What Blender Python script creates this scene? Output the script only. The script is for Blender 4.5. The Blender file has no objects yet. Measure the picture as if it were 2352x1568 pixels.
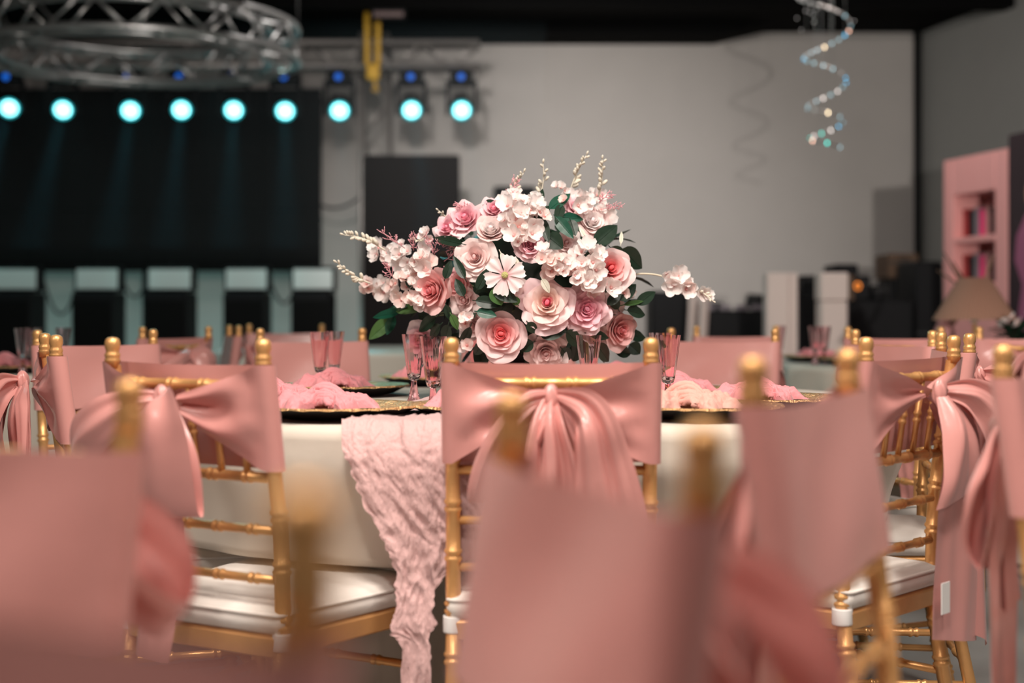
import bpy, math, random
from math import sin, cos, pi, sqrt, atan2, radians
from mathutils import Vector, Matrix, Quaternion, noise
def nz(x, y, z=0.0): return noise.noise(Vector((x, y, z)))
def trb(x, y, z=0.0, o=3):
    a = 1.0; t = 0.0
    for _ in range(o): t += a * noise.noise(Vector((x, y, z))); x *= 2.1; y *= 2.1; z *= 2.1; a *= .5
    return t

random.seed(7)
sc = bpy.context.scene
COL = sc.collection
F = 3267.0; HZ = 727.0; CX = 1176.0; CAMH = 0.955

# ------------------------------------------------------------------ camera
cd = bpy.data.cameras.new('camera'); cam = bpy.data.objects.new('camera', cd); COL.objects.link(cam)
cam.location = (0, 0, CAMH); cam.rotation_euler = (pi / 2, 0, 0)
cd.sensor_width = 36; cd.lens = F / 2352 * 36
cd.shift_y = (HZ - 784) / 2352
cd.clip_start = 0.05; cd.clip_end = 100
cd.dof.use_dof = True; cd.dof.focus_distance = 2.98; cd.dof.aperture_fstop = 2.0
sc.camera = cam
# ------------------------------------------------------------------ world, lights, exposure
w = bpy.data.worlds.new('world'); sc.world = w; w.use_nodes = True
w.node_tree.nodes['Background'].inputs[0].default_value = (0.85, 0.8, 0.78, 1)
w.node_tree.nodes['Background'].inputs[1].default_value = 0.02
sc.view_settings.view_transform = 'Standard'; sc.view_settings.look = 'None'
sc.view_settings.gamma = 1; sc.view_settings.use_curve_mapping = False
sc.view_settings.exposure = 0.0
sc.cycles.use_denoising = True
sc.cycles.max_bounces = 8; sc.cycles.transmission_bounces = 8; sc.cycles.transparent_max_bounces = 8
sc.cycles.caustics_reflective = False; sc.cycles.caustics_refractive = False

def lamp(name, typ, loc, aim, energy, color, **kw):
    d = bpy.data.lights.new(name, typ); d.energy = energy; d.color = color
    for k, v in kw.items(): setattr(d, k, v)
    o = bpy.data.objects.new(name, d); COL.objects.link(o); o.location = loc
    o.rotation_euler = (Vector(aim) - Vector(loc)).to_track_quat('-Z', 'Y').to_euler()
    return o
lamp('stand_spot', 'SPOT', (1.4, -3.5, 1.55), (2.4, 13, 2.5), 1900, (1, .94, .88), spot_size=radians(24), spot_blend=0.8, shadow_soft_size=0.06)
lamp('ceiling_key_lamp', 'AREA', (-.25, 1.35, 3.25), (0.0, 3.0, 0.8), 88, (1, .90, .81), shape='DISK', size=0.6)
lamp('ceiling_pool_spot', 'SPOT', (-.2, -.3, 3.3), (.2, 2.3, .8), 200, (1, .91, .83), spot_size=radians(42), spot_blend=1.0, shadow_soft_size=.18)
lamp('ceiling_second_lamp', 'AREA', (1.3, 1.5, 3.25), (0.5, 3.0, 0.8), 42, (1, .90, .82), shape='DISK', size=0.6)
lamp('left_fill_light', 'AREA', (-2.0, .3, 2.9), (.1, 1.0, .8), 32, (1, .90, .82), shape='DISK', size=0.6)  # added fill brightening the near middle chair; no known fixture
lamp('rear_fill_light', 'AREA', (2.1, -.3, 2.7), (-.1, .7, .9), 20, (1, .89, .80), shape='DISK', size=0.8)  # added fill for the nearest chair post, not a known ceiling light
lamp('ceiling_house_lamp', 'AREA', (0.6, 3.2, 3.40), (0.4, 4.0, 0), 22, (1, .9, .82), shape='RECTANGLE', size=5.0, size_y=5.0)
lamp('wall_wash_lamp', 'SPOT', (-.7, 6.3, 3.3), (0.35, 13, 1.45), 760, (1, .95, .915), spot_size=radians(46), spot_blend=1.0, shadow_soft_size=.15)
lamp('wall_graze_lamp', 'AREA', (-.6, 9.4, 3.40), (-0.3, 13, 1.4), 34, (1, .93, .89), shape='RECTANGLE', size=2.4, size_y=.6)
lamp('cyan_spill_fill', 'AREA', (-2.0, 8.1, 3.3), (0, 3.2, .7), 42, (.30, .95, 1.0), shape='RECTANGLE', size=4.4, size_y=.12)  # added strip standing in for the spotlights' cyan spill; no truss here
lamp('truss_fill_light', 'AREA', (-1.2, 6.2, 1.9), (-2.6, 10.3, 2.95), 22, (1, .93, .88), shape='DISK', size=0.3)  # invented light that brings out the ring truss braces
lamp('booth_fill_light', 'AREA', (2.2, 8.7, 3.4), (2.9, 9.2, 1.4), 16, (1, .90, .86), shape='DISK', size=0.4)  # extra light added to brighten the display booth
lamp('stage_wall_fill', 'AREA', (-2.9, 11.9, 0.25), (-2.9, 13.4, 1.0), 14, (.50, .95, .92), shape='RECTANGLE', size=4.5, size_y=.2)  # made-up hidden uplight giving the wall below the LED wall its cyan

# ------------------------------------------------------------------ materials
def mat(name, col, rough=.5, metal=0, var=0.0, vscale=20, bump=0, bscale=40, sheen=0, coat=0, trans=0, emit=None, es=0, spec=.5, ior=1.45, alpha=1, transl=0, stretch=None):
    m = bpy.data.materials.new(name); m.use_nodes = True
    nt = m.node_tree; N = nt.nodes; L = nt.links
    b = N['Principled BSDF']
    b.inputs['Base Color'].default_value = (*col, 1); b.inputs['Roughness'].default_value = rough
    b.inputs['Metallic'].default_value = metal; b.inputs['Specular IOR Level'].default_value = spec
    b.inputs['IOR'].default_value = ior
    if sheen: b.inputs['Sheen Weight'].default_value = sheen; b.inputs['Sheen Roughness'].default_value = .4
    if coat: b.inputs['Coat Weight'].default_value = coat
    if trans: b.inputs['Transmission Weight'].default_value = trans
    if alpha < 1: b.inputs['Alpha'].default_value = alpha
    if emit: b.inputs['Emission Color'].default_value = (*emit, 1); b.inputs['Emission Strength'].default_value = es
    if var or bump:
        tc = N.new('ShaderNodeTexCoord'); src = tc.outputs['Object']
        if stretch:
            mp = N.new('ShaderNodeMapping'); mp.inputs['Scale'].default_value = stretch; L.new(src, mp.inputs['Vector']); src = mp.outputs['Vector']
    if var:
        n = N.new('ShaderNodeTexNoise'); n.inputs['Scale'].default_value = vscale; n.inputs['Detail'].default_value = 4
        L.new(src, n.inputs['Vector'])
        mx = N.new('ShaderNodeMix'); mx.data_type = 'RGBA'
        mx.inputs[6].default_value = (*[max(0, c * (1 - var)) for c in col], 1)
        mx.inputs[7].default_value = (*[min(1, c * (1 + var)) for c in col], 1)
        L.new(n.outputs['Fac'], mx.inputs[0]); L.new(mx.outputs[2], b.inputs['Base Color'])
    if bump:
        n2 = N.new('ShaderNodeTexNoise'); n2.inputs['Scale'].default_value = bscale; n2.inputs['Detail'].default_value = 3
        L.new(src, n2.inputs['Vector'])
        bp = N.new('ShaderNodeBump'); bp.inputs['Strength'].default_value = bump; bp.inputs['Distance'].default_value = .01
        L.new(n2.outputs['Fac'], bp.inputs['Height']); L.new(bp.outputs['Normal'], b.inputs['Normal'])
    if transl:
        out = N['Material Output']; tr = N.new('ShaderNodeBsdfTranslucent'); tr.inputs[0].default_value = (*col, 1)
        ms = N.new('ShaderNodeMixShader'); ms.inputs[0].default_value = transl
        L.new(b.outputs[0], ms.inputs[1]); L.new(tr.outputs[0], ms.inputs[2]); L.new(ms.outputs[0], out.inputs['Surface'])
    return m

def haze_mat(d):
    m = bpy.data.materials.new('haze'); m.use_nodes = True; nt = m.node_tree; nt.nodes.clear()
    o = nt.nodes.new('ShaderNodeOutputMaterial'); v = nt.nodes.new('ShaderNodeVolumeScatter'); v.inputs['Density'].default_value = d; v.inputs['Anisotropy'].default_value = .2
    v.inputs['Color'].default_value = (.9, .95, 1, 1); nt.links.new(v.outputs[0], o.inputs['Volume']); return m
def petal_mat(name, stops, transl=.3, rough=.6):
    m = bpy.data.materials.new(name); m.use_nodes = True
    nt = m.node_tree; N = nt.nodes; L = nt.links; b = N['Principled BSDF']
    at = N.new('ShaderNodeAttribute'); at.attribute_name = 'tint'
    rp = N.new('ShaderNodeValToRGB'); e = rp.color_ramp.elements
    while len(e) < len(stops): e.new(.5)
    for i, (p, c) in enumerate(stops): e[i].position = p; e[i].color = (*c, 1)
    L.new(at.outputs['Fac'], rp.inputs[0]); L.new(rp.outputs[0], b.inputs['Base Color'])
    b.inputs['Roughness'].default_value = rough; b.inputs['Specular IOR Level'].default_value = .25
    b.inputs['Sheen Weight'].default_value = .15
    tr = N.new('ShaderNodeBsdfTranslucent'); L.new(rp.outputs[0], tr.inputs[0])
    ms = N.new('ShaderNodeMixShader'); ms.inputs[0].default_value = transl
    L.new(b.outputs[0], ms.inputs[1]); L.new(tr.outputs[0], ms.inputs[2]); L.new(ms.outputs[0], N['Material Output'].inputs['Surface'])
    return m

M = {}
M['haze'] = haze_mat(.012)
M['gold'] = mat('gold_paint', (.76, .40, .155), .36, .55, var=.12, vscale=30, bump=.05, bscale=120)
M['satin'] = mat('pink_satin', (.68, .31, .28), .27, 0, sheen=.1, spec=.75, var=.05, vscale=9, bump=.06, bscale=24, transl=.08)
M['seatpad'] = mat('cream_fabric', (.80, .74, .68), .75, bump=.15, bscale=45, sheen=.2)
M['strap'] = mat('white_strap', (.82, .79, .76), .6)
M['cloth'] = mat('cream_tablecloth', (.68, .61, .52), .8, bump=.1, bscale=25, sheen=.2, transl=.06)
M['gauze'] = mat('pink_gauze', (.74, .47, .45), .85, bump=.6, bscale=90, sheen=.4, stretch=(2.2, 2.2, .55), transl=.15)
M['napkin'] = mat('pink_napkin', (.80, .30, .32), .85, bump=.3, bscale=70, sheen=.35, transl=.1)
M['napkin_peach'] = mat('peach_napkin', (.78, .40, .33), .85, bump=.3, bscale=70, sheen=.35, transl=.1)
M['black_gloss'] = mat('black_lacquer', (.008, .006, .006), .4, spec=.15)
M['gold_leaf'] = mat('gold_leaf', (.80, .47, .22), .36, .85, bump=.9, bscale=180)
M['glass'] = mat('pink_glass', (1, .80, .82), .0, trans=1, ior=1.45)
M['glass_base'] = mat('deep_pink_glass', (1, .5, .56), .02, trans=1, ior=1.45)
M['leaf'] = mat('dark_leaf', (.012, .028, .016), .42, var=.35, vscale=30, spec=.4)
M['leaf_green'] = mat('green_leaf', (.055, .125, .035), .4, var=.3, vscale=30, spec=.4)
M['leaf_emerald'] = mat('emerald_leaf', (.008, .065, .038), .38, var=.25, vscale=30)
M['sage'] = mat('sage_leaf', (.62, .60, .50), .6)
M['stem'] = mat('stem', (.10, .10, .045), .6)
M['pale_stem'] = mat('pale_stem', (.66, .58, .44), .6)
M['bud'] = mat('cream_bud', (.82, .76, .64), .6, var=.08, transl=.2)
M['twig'] = mat('pink_twig', (.78, .38, .42), .6)
M['cosmos_eye'] = mat('cosmos_eye', (.62, .58, .22), .7, bump=1, bscale=300)
M['rose_coral'] = petal_mat('rose_coral', [(0, (.90, .15, .16)), (.34, (.91, .26, .27)), (.55, (.92, .48, .47)), (.8, (.94, .71, .70)), (1, (.94, .72, .71))])
M['rose_pink'] = petal_mat('rose_pink', [(0, (.92, .36, .47)), (.35, (.93, .46, .55)), (.65, (.94, .60, .65)), (1, (.95, .74, .75))])
M['rose_heart'] = petal_mat('rose_heart', [(0, (.88, .14, .22)), (.2, (.90, .28, .34)), (.34, (.94, .66, .56)), (.6, (.95, .76, .70)), (1, (.94, .70, .72))])
M['rose_blush'] = petal_mat('rose_blush', [(0, (.92, .60, .58)), (.4, (.94, .72, .70)), (1, (.95, .82, .79))])
M['rose_peach'] = petal_mat('rose_peach', [(0, (.90, .25, .28)), (.4, (.92, .44, .44)), (1, (.94, .62, .60))])
M['rose_white'] = petal_mat('rose_white', [(0, (.91, .80, .80)), (.5, (.93, .84, .82)), (1, (.92, .66, .64))])
M['blossom'] = petal_mat('blossom', [(0, (.92, .52, .50)), (.25, (.95, .82, .79)), (1, (.95, .91, .89))], .35)
M['blossom_blush'] = petal_mat('blossom_blush', [(0, (.90, .45, .42)), (.3, (.94, .70, .65)), (1, (.95, .81, .77))], .35)
M['cosmos'] = petal_mat('cosmos', [(0, (.80, .42, .46)), (.35, (.92, .72, .72)), (1, (.93, .89, .87))], .3)
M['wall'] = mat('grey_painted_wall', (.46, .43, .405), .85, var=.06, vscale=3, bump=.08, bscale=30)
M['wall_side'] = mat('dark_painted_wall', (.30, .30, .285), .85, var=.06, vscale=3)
M['ceil'] = mat('black_ceiling', (.005, .005, .005), .9, spec=.05)
M['floor'] = mat('grey_floor', (.34, .33, .32), .45, var=.15, vscale=4, bump=.05, bscale=30)
M['alu'] = mat('aluminium', (.55, .55, .54), .32, .85)
M['alu_dull'] = mat('dull_aluminium', (.40, .37, .35), .45, .7)
M['black'] = mat('matte_black', (.010, .010, .011), .6, spec=.15)
M['screen'] = mat('led_screen_black', (.007, .007, .007), .7, spec=.08)
M['poster'] = mat('dark_brown_panel', (.012, .010, .0095), .8, spec=.1)
M['yellow'] = mat('yellow_webbing', (.62, .36, .03), .6)
M['lens'] = mat('spot_lens', (.1, .4, .45), .2, emit=(.27, .93, 1.0), es=4.3)
M['lens_rim'] = mat('lens_rim', (.01, .12, .13), .3, emit=(.0, .50, .55), es=.9)
M['blue_led'] = mat('blue_display', (0, .02, .1), .3, emit=(.01, .12, .6), es=1.2)
M['strobe'] = mat('frosted_face', (.66, .72, .70), .5)
M['pinkwood'] = mat('pink_laminate', (.80, .36, .34), .6)
M['pinkniche'] = mat('dusky_pink', (.48, .21, .20), .7)
M['hot'] = mat('magenta_card', (.80, .04, .18), .5)
M['red'] = mat('red_fabric', (.35, .03, .03), .6)
M['greybox'] = mat('grey_card', (.20, .17, .19), .5)
M['whitebox'] = mat('off_white_board', (.70, .57, .52), .7)
M['brown'] = mat('brown_carton', (.10, .058, .035), .8)
M['amber'] = mat('amber_ring', (.4, .1, .0), .4, emit=(1, .28, .04), es=1.4)
M['teal'] = mat('teal_display', (0, .1, .1), .4, emit=(.0, .55, .6), es=.5)
M['shade'] = mat('pleated_shade', (.36, .19, .13), .8, transl=.15)
M['purple'] = mat('poster_plum', (.035, .018, .022), .6)
M['mauve'] = mat('poster_mauve', (.34, .10, .18), .6)
M['skin'] = mat('poster_skin', (.4, .2, .15), .6)
M['cable'] = mat('black_cable', (.02, .02, .02), .6)
M['vent'] = mat('vent_slat_glow', (.10, .075, .07), .5, emit=(1, .6, .55), es=.10)  # glow painted into the slats; the vent is no lamp
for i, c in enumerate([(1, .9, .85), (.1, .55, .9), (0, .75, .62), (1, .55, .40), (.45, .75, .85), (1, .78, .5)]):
    M['bead%d' % i] = mat('crystal_bead_glint_%d' % i, c, .1, coat=1, emit=c, es=[5, 5, 5, 8, 2.2, 8][i])  # emission painted in for glints on the crystal
M['beaddim'] = mat('crystal_bead_glint_clear', (.6, .6, .6), .05, coat=1, emit=(.8, .75, .7), es=.9)  # dimmer painted glint, also by emission

# ------------------------------------------------------------------ mesh helpers
class MB:
    def __init__(s): s.v = []; s.f = []; s.t = []
    def add(s, vs, fs, tint=None):
        k = len(s.v); s.v += [tuple(p) for p in vs]; s.f += [tuple(k + i for i in f) for f in fs]
        s.t += tint if tint is not None else [0.0] * len(vs)
        return s
    def box(s, x0, x1, y0, y1, z0, z1, mtx=None):
        vs = [(x, y, z) for x in (x0, x1) for y in (y0, y1) for z in (z0, z1)]
        if mtx is not None: vs = [mtx @ Vector(p) for p in vs]
        return s.add(vs, [(0, 1, 3, 2), (4, 6, 7, 5), (0, 4, 5, 1), (2, 3, 7, 6), (0, 2, 6, 4), (1, 5, 7, 3)])
    def bbox(s, x0, x1, y0, y1, z0, z1, b=.01, mtx=None):   # chamfered box
        c = Vector(((x0 + x1) / 2, (y0 + y1) / 2, (z0 + z1) / 2)); h = ((x1 - x0) / 2, (y1 - y0) / 2, (z1 - z0) / 2)
        rings = []
        for (zz, ins) in ((-h[2], b), (-h[2] + b, 0), (h[2] - b, 0), (h[2], b)):
            a, d = h[0] - ins, h[1] - ins
            rings.append([(a - b, -d), (a, -d + b), (a, d - b), (a - b, d), (-a + b, d), (-a, d - b), (-a, -d + b), (-a + b, -d)])
        vs = []; fs = []
        for (zz, ins), r in zip(((-h[2], b), (-h[2] + b, 0), (h[2] - b, 0), (h[2], b)), rings):
            vs += [c + Vector((p[0], p[1], zz)) for p in r]
        for i in range(3):
            for j in range(8):
                fs.append((i * 8 + j, i * 8 + (j + 1) % 8, i * 8 + 8 + (j + 1) % 8, i * 8 + 8 + j))
        fs.append(tuple(range(7, -1, -1))); fs.append(tuple(range(24, 32)))
        if mtx is not None: vs = [mtx @ p for p in vs]
        return s.add(vs, fs)
    def grid(s, fn, nu, nv, closeu=False, tint=None):
        vs = []; ts = []
        for i in range(nu + (0 if closeu else 1)):
            for j in range(nv + 1):
                vs.append(fn(i / nu, j / nv))
                ts.append(tint(i / nu, j / nv) if tint else 0.0)
        fs = []; W = nv + 1; NU = nu if closeu else nu + 1
        for i in range(nu):
            for j in range(nv):
                a = i * W + j; b = ((i + 1) % NU) * W + j
                fs.append((a, b, b + 1, a + 1))
        return s.add(vs, fs, ts)
    def tube(s, pts, r, seg=8, cap=True):
        pts = [Vector(p) for p in pts]; n = len(pts)
        rs = r if isinstance(r, (list, tuple)) else [r] * n
        up = None; vs = []; fs = []
        for i, p in enumerate(pts):
            t = (pts[min(i + 1, n - 1)] - pts[max(i - 1, 0)])
            if t.length < 1e-9: t = Vector((0, 0, 1))
            t.normalize()
            if up is None:
                up = Vector((0, 0, 1)) if abs(t.z) < .9 else Vector((1, 0, 0))
            a = (up - t * up.dot(t)).normalized(); b = t.cross(a); up = a
            for k in range(seg):
                q = 2 * pi * k / seg
                vs.append(p + (a * cos(q) + b * sin(q)) * rs[i])
        for i in range(n - 1):
            for k in range(seg):
                fs.append((i * seg + k, i * seg + (k + 1) % seg, (i + 1) * seg + (k + 1) % seg, (i + 1) * seg + k))
        if cap: fs.append(tuple(range(seg - 1, -1, -1))); fs.append(tuple(range((n - 1) * seg, n * seg)))
        return s.add(vs, fs)
    def lathe(s, prof, seg=16, c=(0, 0, 0), cap=True, rmod=None):
        vs = []; fs = []
        for (r, z) in prof:
            for k in range(seg):
                q = 2 * pi * k / seg; rr = r * (rmod(q, r, z) if rmod else 1)
                vs.append((c[0] + rr * cos(q), c[1] + rr * sin(q), c[2] + z))
        n = len(prof)
        for i in range(n - 1):
            for k in range(seg):
                fs.append((i * seg + k, i * seg + (k + 1) % seg, (i + 1) * seg + (k + 1) % seg, (i + 1) * seg + k))
        if cap:
            fs.append(tuple(range(seg - 1, -1, -1))); fs.append(tuple(range((n - 1) * seg, n * seg)))
        return s.add(vs, fs)
    def ball(s, c, r, u=8, v=5, sc=(1, 1, 1), mtx=None):
        prof = [(max(1e-4, sin(pi * j / v)), -cos(pi * j / v)) for j in range(v + 1)]
        k = len(s.v)
        s.lathe(prof, u)
        for i in range(k, len(s.v)):
            p = Vector((s.v[i][0] * r * sc[0], s.v[i][1] * r * sc[1], s.v[i][2] * r * sc[2]))
            if mtx is not None: p = mtx @ p
            s.v[i] = tuple(p + Vector(c))
        return s
    def mesh(s, name, m, smooth=True, tint=False):
        me = bpy.data.meshes.new(name); me.from_pydata(s.v, [], s.f); me.materials.append(m)
        if tint:
            a = me.attributes.new('tint', 'FLOAT', 'POINT'); a.data.foreach_set('value', s.t)
        if smooth: me.polygons.foreach_set('use_smooth', [True] * len(me.polygons))
        me.update(); return me
    def build(s, name, m, parent=None, smooth=True, tint=False, sharp=None):
        me = s.mesh(name, m, smooth, tint)
        if sharp is not None and smooth:
            try: me.set_sharp_from_angle(angle=radians(sharp))
            except Exception: pass
        return link(name, me, parent)

def link(name, me, parent=None):
    o = bpy.data.objects.new(name, me); COL.objects.link(o)
    if parent is not None: o.parent = parent
    return o
def tag(o, label=None, cat=None, group=None, kind=None):
    if label: o['label'] = label
    if cat: o['category'] = cat
    if group: o['group'] = group
    if kind: o['kind'] = kind
    return o
def thing(name, label, cat, loc=(0, 0, 0), rz=0, group=None):
    o = bpy.data.objects.new(name, None); COL.objects.link(o); o.location = loc; o.rotation_euler = (0, 0, rz)
    o.empty_display_size = .05
    return tag(o, label, cat, group)
def copy_tree(o, parent=None):
    c = o.copy(); COL.objects.link(c)
    if parent is not None: c.parent = parent
    for ch in list(o.children): copy_tree(ch, c)
    return c
def P(px, py, d): return Vector(((px - CX) / F * d, d, CAMH - (py - HZ) / F * d))
def sm(a, b, x):   # smooth step
    t = min(1, max(0, (x - a) / (b - a))); return t * t * (3 - 2 * t)
def catmull(rows, n):
    out = []; m = len(rows)
    for i in range(m - 1):
        p0 = rows[max(i - 1, 0)]; p1 = rows[i]; p2 = rows[i + 1]; p3 = rows[min(i + 2, m - 1)]
        for k in range(n):
            t = k / n
            out.append([.5 * (2 * b + (c - a) * t + (2 * a - 5 * b + 4 * c - d) * t * t + (3 * b - a - 3 * c + d) * t ** 3)
                        for a, b, c, d in zip(p0, p1, p2, p3)])
    out.append(list(rows[-1])); return out

# ------------------------------------------------------------------ setting
def struct(o): o['kind'] = 'structure'; return o
fb = MB(); fb.box(-7, 6.5, -3, 14, -.1, 0); floor = struct(fb.build('floor', M['floor'], smooth=False))
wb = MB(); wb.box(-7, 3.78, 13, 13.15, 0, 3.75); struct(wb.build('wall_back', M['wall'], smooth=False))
# right wall runs from the corner towards the viewer, leaning outwards
wr = MB(); c0 = Vector((3.74, 13.0, 0)); dr = Vector((.228, -1, 0)); nrm = Vector((1, .228, 0)).normalized() * .15
p = [c0, c0 + dr * 16, c0 + dr * 16 + nrm, c0 + nrm + Vector((0, .1, 0))]
wr.add([(q.x, q.y, z) for z in (0, 3.75) for q in p], [(0, 1, 5, 4), (1, 2, 6, 5), (2, 3, 7, 6), (3, 0, 4, 7), (4, 5, 6, 7), (3, 2, 1, 0)])
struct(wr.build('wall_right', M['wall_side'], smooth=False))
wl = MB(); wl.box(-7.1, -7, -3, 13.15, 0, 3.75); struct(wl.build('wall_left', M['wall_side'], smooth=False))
cb = MB(); cb.box(-7.1, 7.6, -3, 13.2, 3.55, 3.7); struct(cb.build('ceiling', M['ceil'], smooth=False))
bk = MB()
bk.add([(-7, 12.55, 3.44), (1.84, 12.55, 3.44), (2.3, 12.55, 3.55), (-7, 12.55, 3.55), (-7, 13, 3.44), (1.84, 13, 3.44), (2.3, 13, 3.55), (-7, 13, 3.55)],
       [(0, 1, 2, 3), (7, 6, 5, 4), (0, 4, 5, 1), (1, 5, 6, 2)])
struct(bk.build('trim_1', M['ceil'], smooth=False))
pp = MB(); pp.tube([(3.68, 12.9, 0), (3.68, 12.9, 1.8), (3.68, 12.9, 3.55)], .035, 10); struct(pp.build('trim_2', M['black']))
for k in range(5):
    y = 4 + 1.9 * k
    b_ = MB(); b_.box(-7, 6, y - .08, y + .08, 3.46, 3.55); struct(b_.build('trim_%d' % (k + 3), M['ceil'], smooth=False))
# ------------------------------------------------------------------ chiavari chair
def py_(z):   # backward recline of the rear post, local y
    pts = [(0, -.035), (.25, .022), (.43, .05), (.60, .046), (.80, .018), (.92, 0)]
    for (a, ya), (b, yb) in zip(pts, pts[1:]):
        if z <= b:
            t = (z - a) / (b - a); return ya + (yb - ya) * t
    return 0
PX = .1665
def ringed(z0, z1, r, rings, rr=.0028):
    prof = [(z0, r)]
    for q in rings:
        for dz in (-.0065, .0065):
            prof += [(q + dz - .005, r), (q + dz - .002, r + rr), (q + dz + .002, r + rr), (q + dz + .005, r)]
    prof.append((z1, r)); return sorted(prof)
def make_chair():
    root = thing('chiavari_chair', 'x', 'chair')
    # rear posts
    for s in (-1, 1):
        zs = ringed(0, .872, .0128, [.12, .30, .375, .46, .55, .635, .72, .79]); m = MB()
        m.tube([(s * PX, py_(z), z) for z, r in zs], [r * (1.10 - .20 * z) for z, r in zs], 12)
        post = m.build('back_post', M['gold'], root, sharp=60)
        f = MB(); prof = [(.0116, .868), (.0117, .8765), (.0134, .879), (.0134, .882), (.0118, .885), (.0132, .888), (.0132, .891), (.0110, .8945), (.0113, .898), (.0130, .9025), (.0131, .910), (.0114, .9165), (.0072, .9195), (.0005, .9205)]
        f.lathe(prof, 14, (s * PX, 0.004, 0)); f.build('finial', M['gold'], post)
    # back rails
    for z, r in ((.844, .0085), (.696, .0085), (.609, .0075), (.529, .0075)):
        m = MB(); L_ = PX
        pr = ringed(-L_, L_, r, [-.11, -.035, .035, .11], .0022)
        m.tube([(x, py_(z), z) for x, rr in pr], [rr for x, rr in pr], 10); m.build('back_rail', M['gold'], root)
    for x in (-.11, -.055, 0, .055, .11):
        m = MB(); pr = ringed(.702, .838, .006, [.77], .002)
        m.tube([(x, py_(z), z) for z, rr in pr], [rr for z, rr in pr], 8); m.build('spindle', M['gold'], root)
    # seat frame: rounded trapezoid
    def outline(grow=0, n=6):
        rw, fw, y0, y1 = .172 + grow, .205 + grow, .035 - grow, .43 + grow
        pts = []; rad = .06
        def arc(cx, cy, a0, a1, r):
            for k in range(n + 1):
                a = a0 + (a1 - a0) * k / n; pts.append((cx + r * cos(a), cy + r * sin(a)))
        arc(rw - .015, y0 + .015, -pi / 2, 0, .015); arc(fw - rad, y1 - rad, 0, pi / 2, rad)
        arc(-fw + rad, y1 - rad, pi / 2, pi, rad); arc(-rw + .015, y0 + .015, pi, 1.5 * pi, .015)
        return pts
    def slab(m, levels):
        n = None; k0 = len(m.v); rings = []
        for z, g in levels:
            o = outline(g); n = len(o); rings.append([(x, y, z) for x, y in o])
        vs = [p for r in rings for p in r]; fs = []
        for i in range(len(levels) - 1):
            for j in range(n): fs.append((i * n + j, i * n + (j + 1) % n, (i + 1) * n + (j + 1) % n, (i + 1) * n + j))
        fs.append(tuple(range(n - 1, -1, -1))); fs.append(tuple(range((len(levels) - 1) * n, len(levels) * n)))
        m.add(vs, fs)
    m = MB(); slab(m, [(.405, -.006), (.409, 0), (.437, .002), (.443, -.004)]); m.build('seat_frame', M['gold'], root, sharp=40)
    m = MB(); slab(m, [(.443, -.006), (.447, .002), (.462, .006), (.478, .002), (.486, -.015), (.489, -.04), (.491, -.09)])
    cu = m.build('seat_cushion', M['seatpad'], root)
    m = MB(); o = outline(.004); m.tube([(x, y, .475) for x, y in o + o[:1]], .003, 6, cap=False); m.build('piping', M['seatpad'], cu)
    for s in (-1, 1):
        m = MB(); m.lathe([(.0175, .418), (.0178, .42), (.0178, .444), (.0175, .446)], 12, (s * PX, py_(.43), 0))
        m.box(s * .150 - .012, s * .150 + .012, .055, .075, .428, .450); m.build('cushion_strap', M['strap'], root)
    for s in (-1, 1):
        m = MB(); zs = ringed(0, .41, .0135, [.09, .17, .25, .33])
        m.tube([(s * (.186 + .008 * (1 - z / .41)), .40 + .012 * (1 - z / .41), z) for z, r in zs], [r for z, r in zs], 10); m.build('leg', M['gold'], root)
    def bar(a, b, r=.008):
        a, b = Vector(a), Vector(b); L_ = (b - a).length; pr = ringed(0, L_, r, [L_ * .25, L_ * .5, L_ * .75], .0022)
        m = MB(); m.tube([a + (b - a) * (q / L_) for q, rr in pr], [rr for q, rr in pr], 8); m.build('stretcher', M['gold'], root)
    for s in (-1, 1):
        for z in (.17, .28): bar((s * .166, py_(z), z), (s * .19, .405, z))
    bar((-.19, .405, .22), (.19, .405, .22)); bar((-.19, .405, .32), (.19, .405, .32)); bar((-.166, py_(.22), .22), (.166, py_(.22), .22))
    return root
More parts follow.
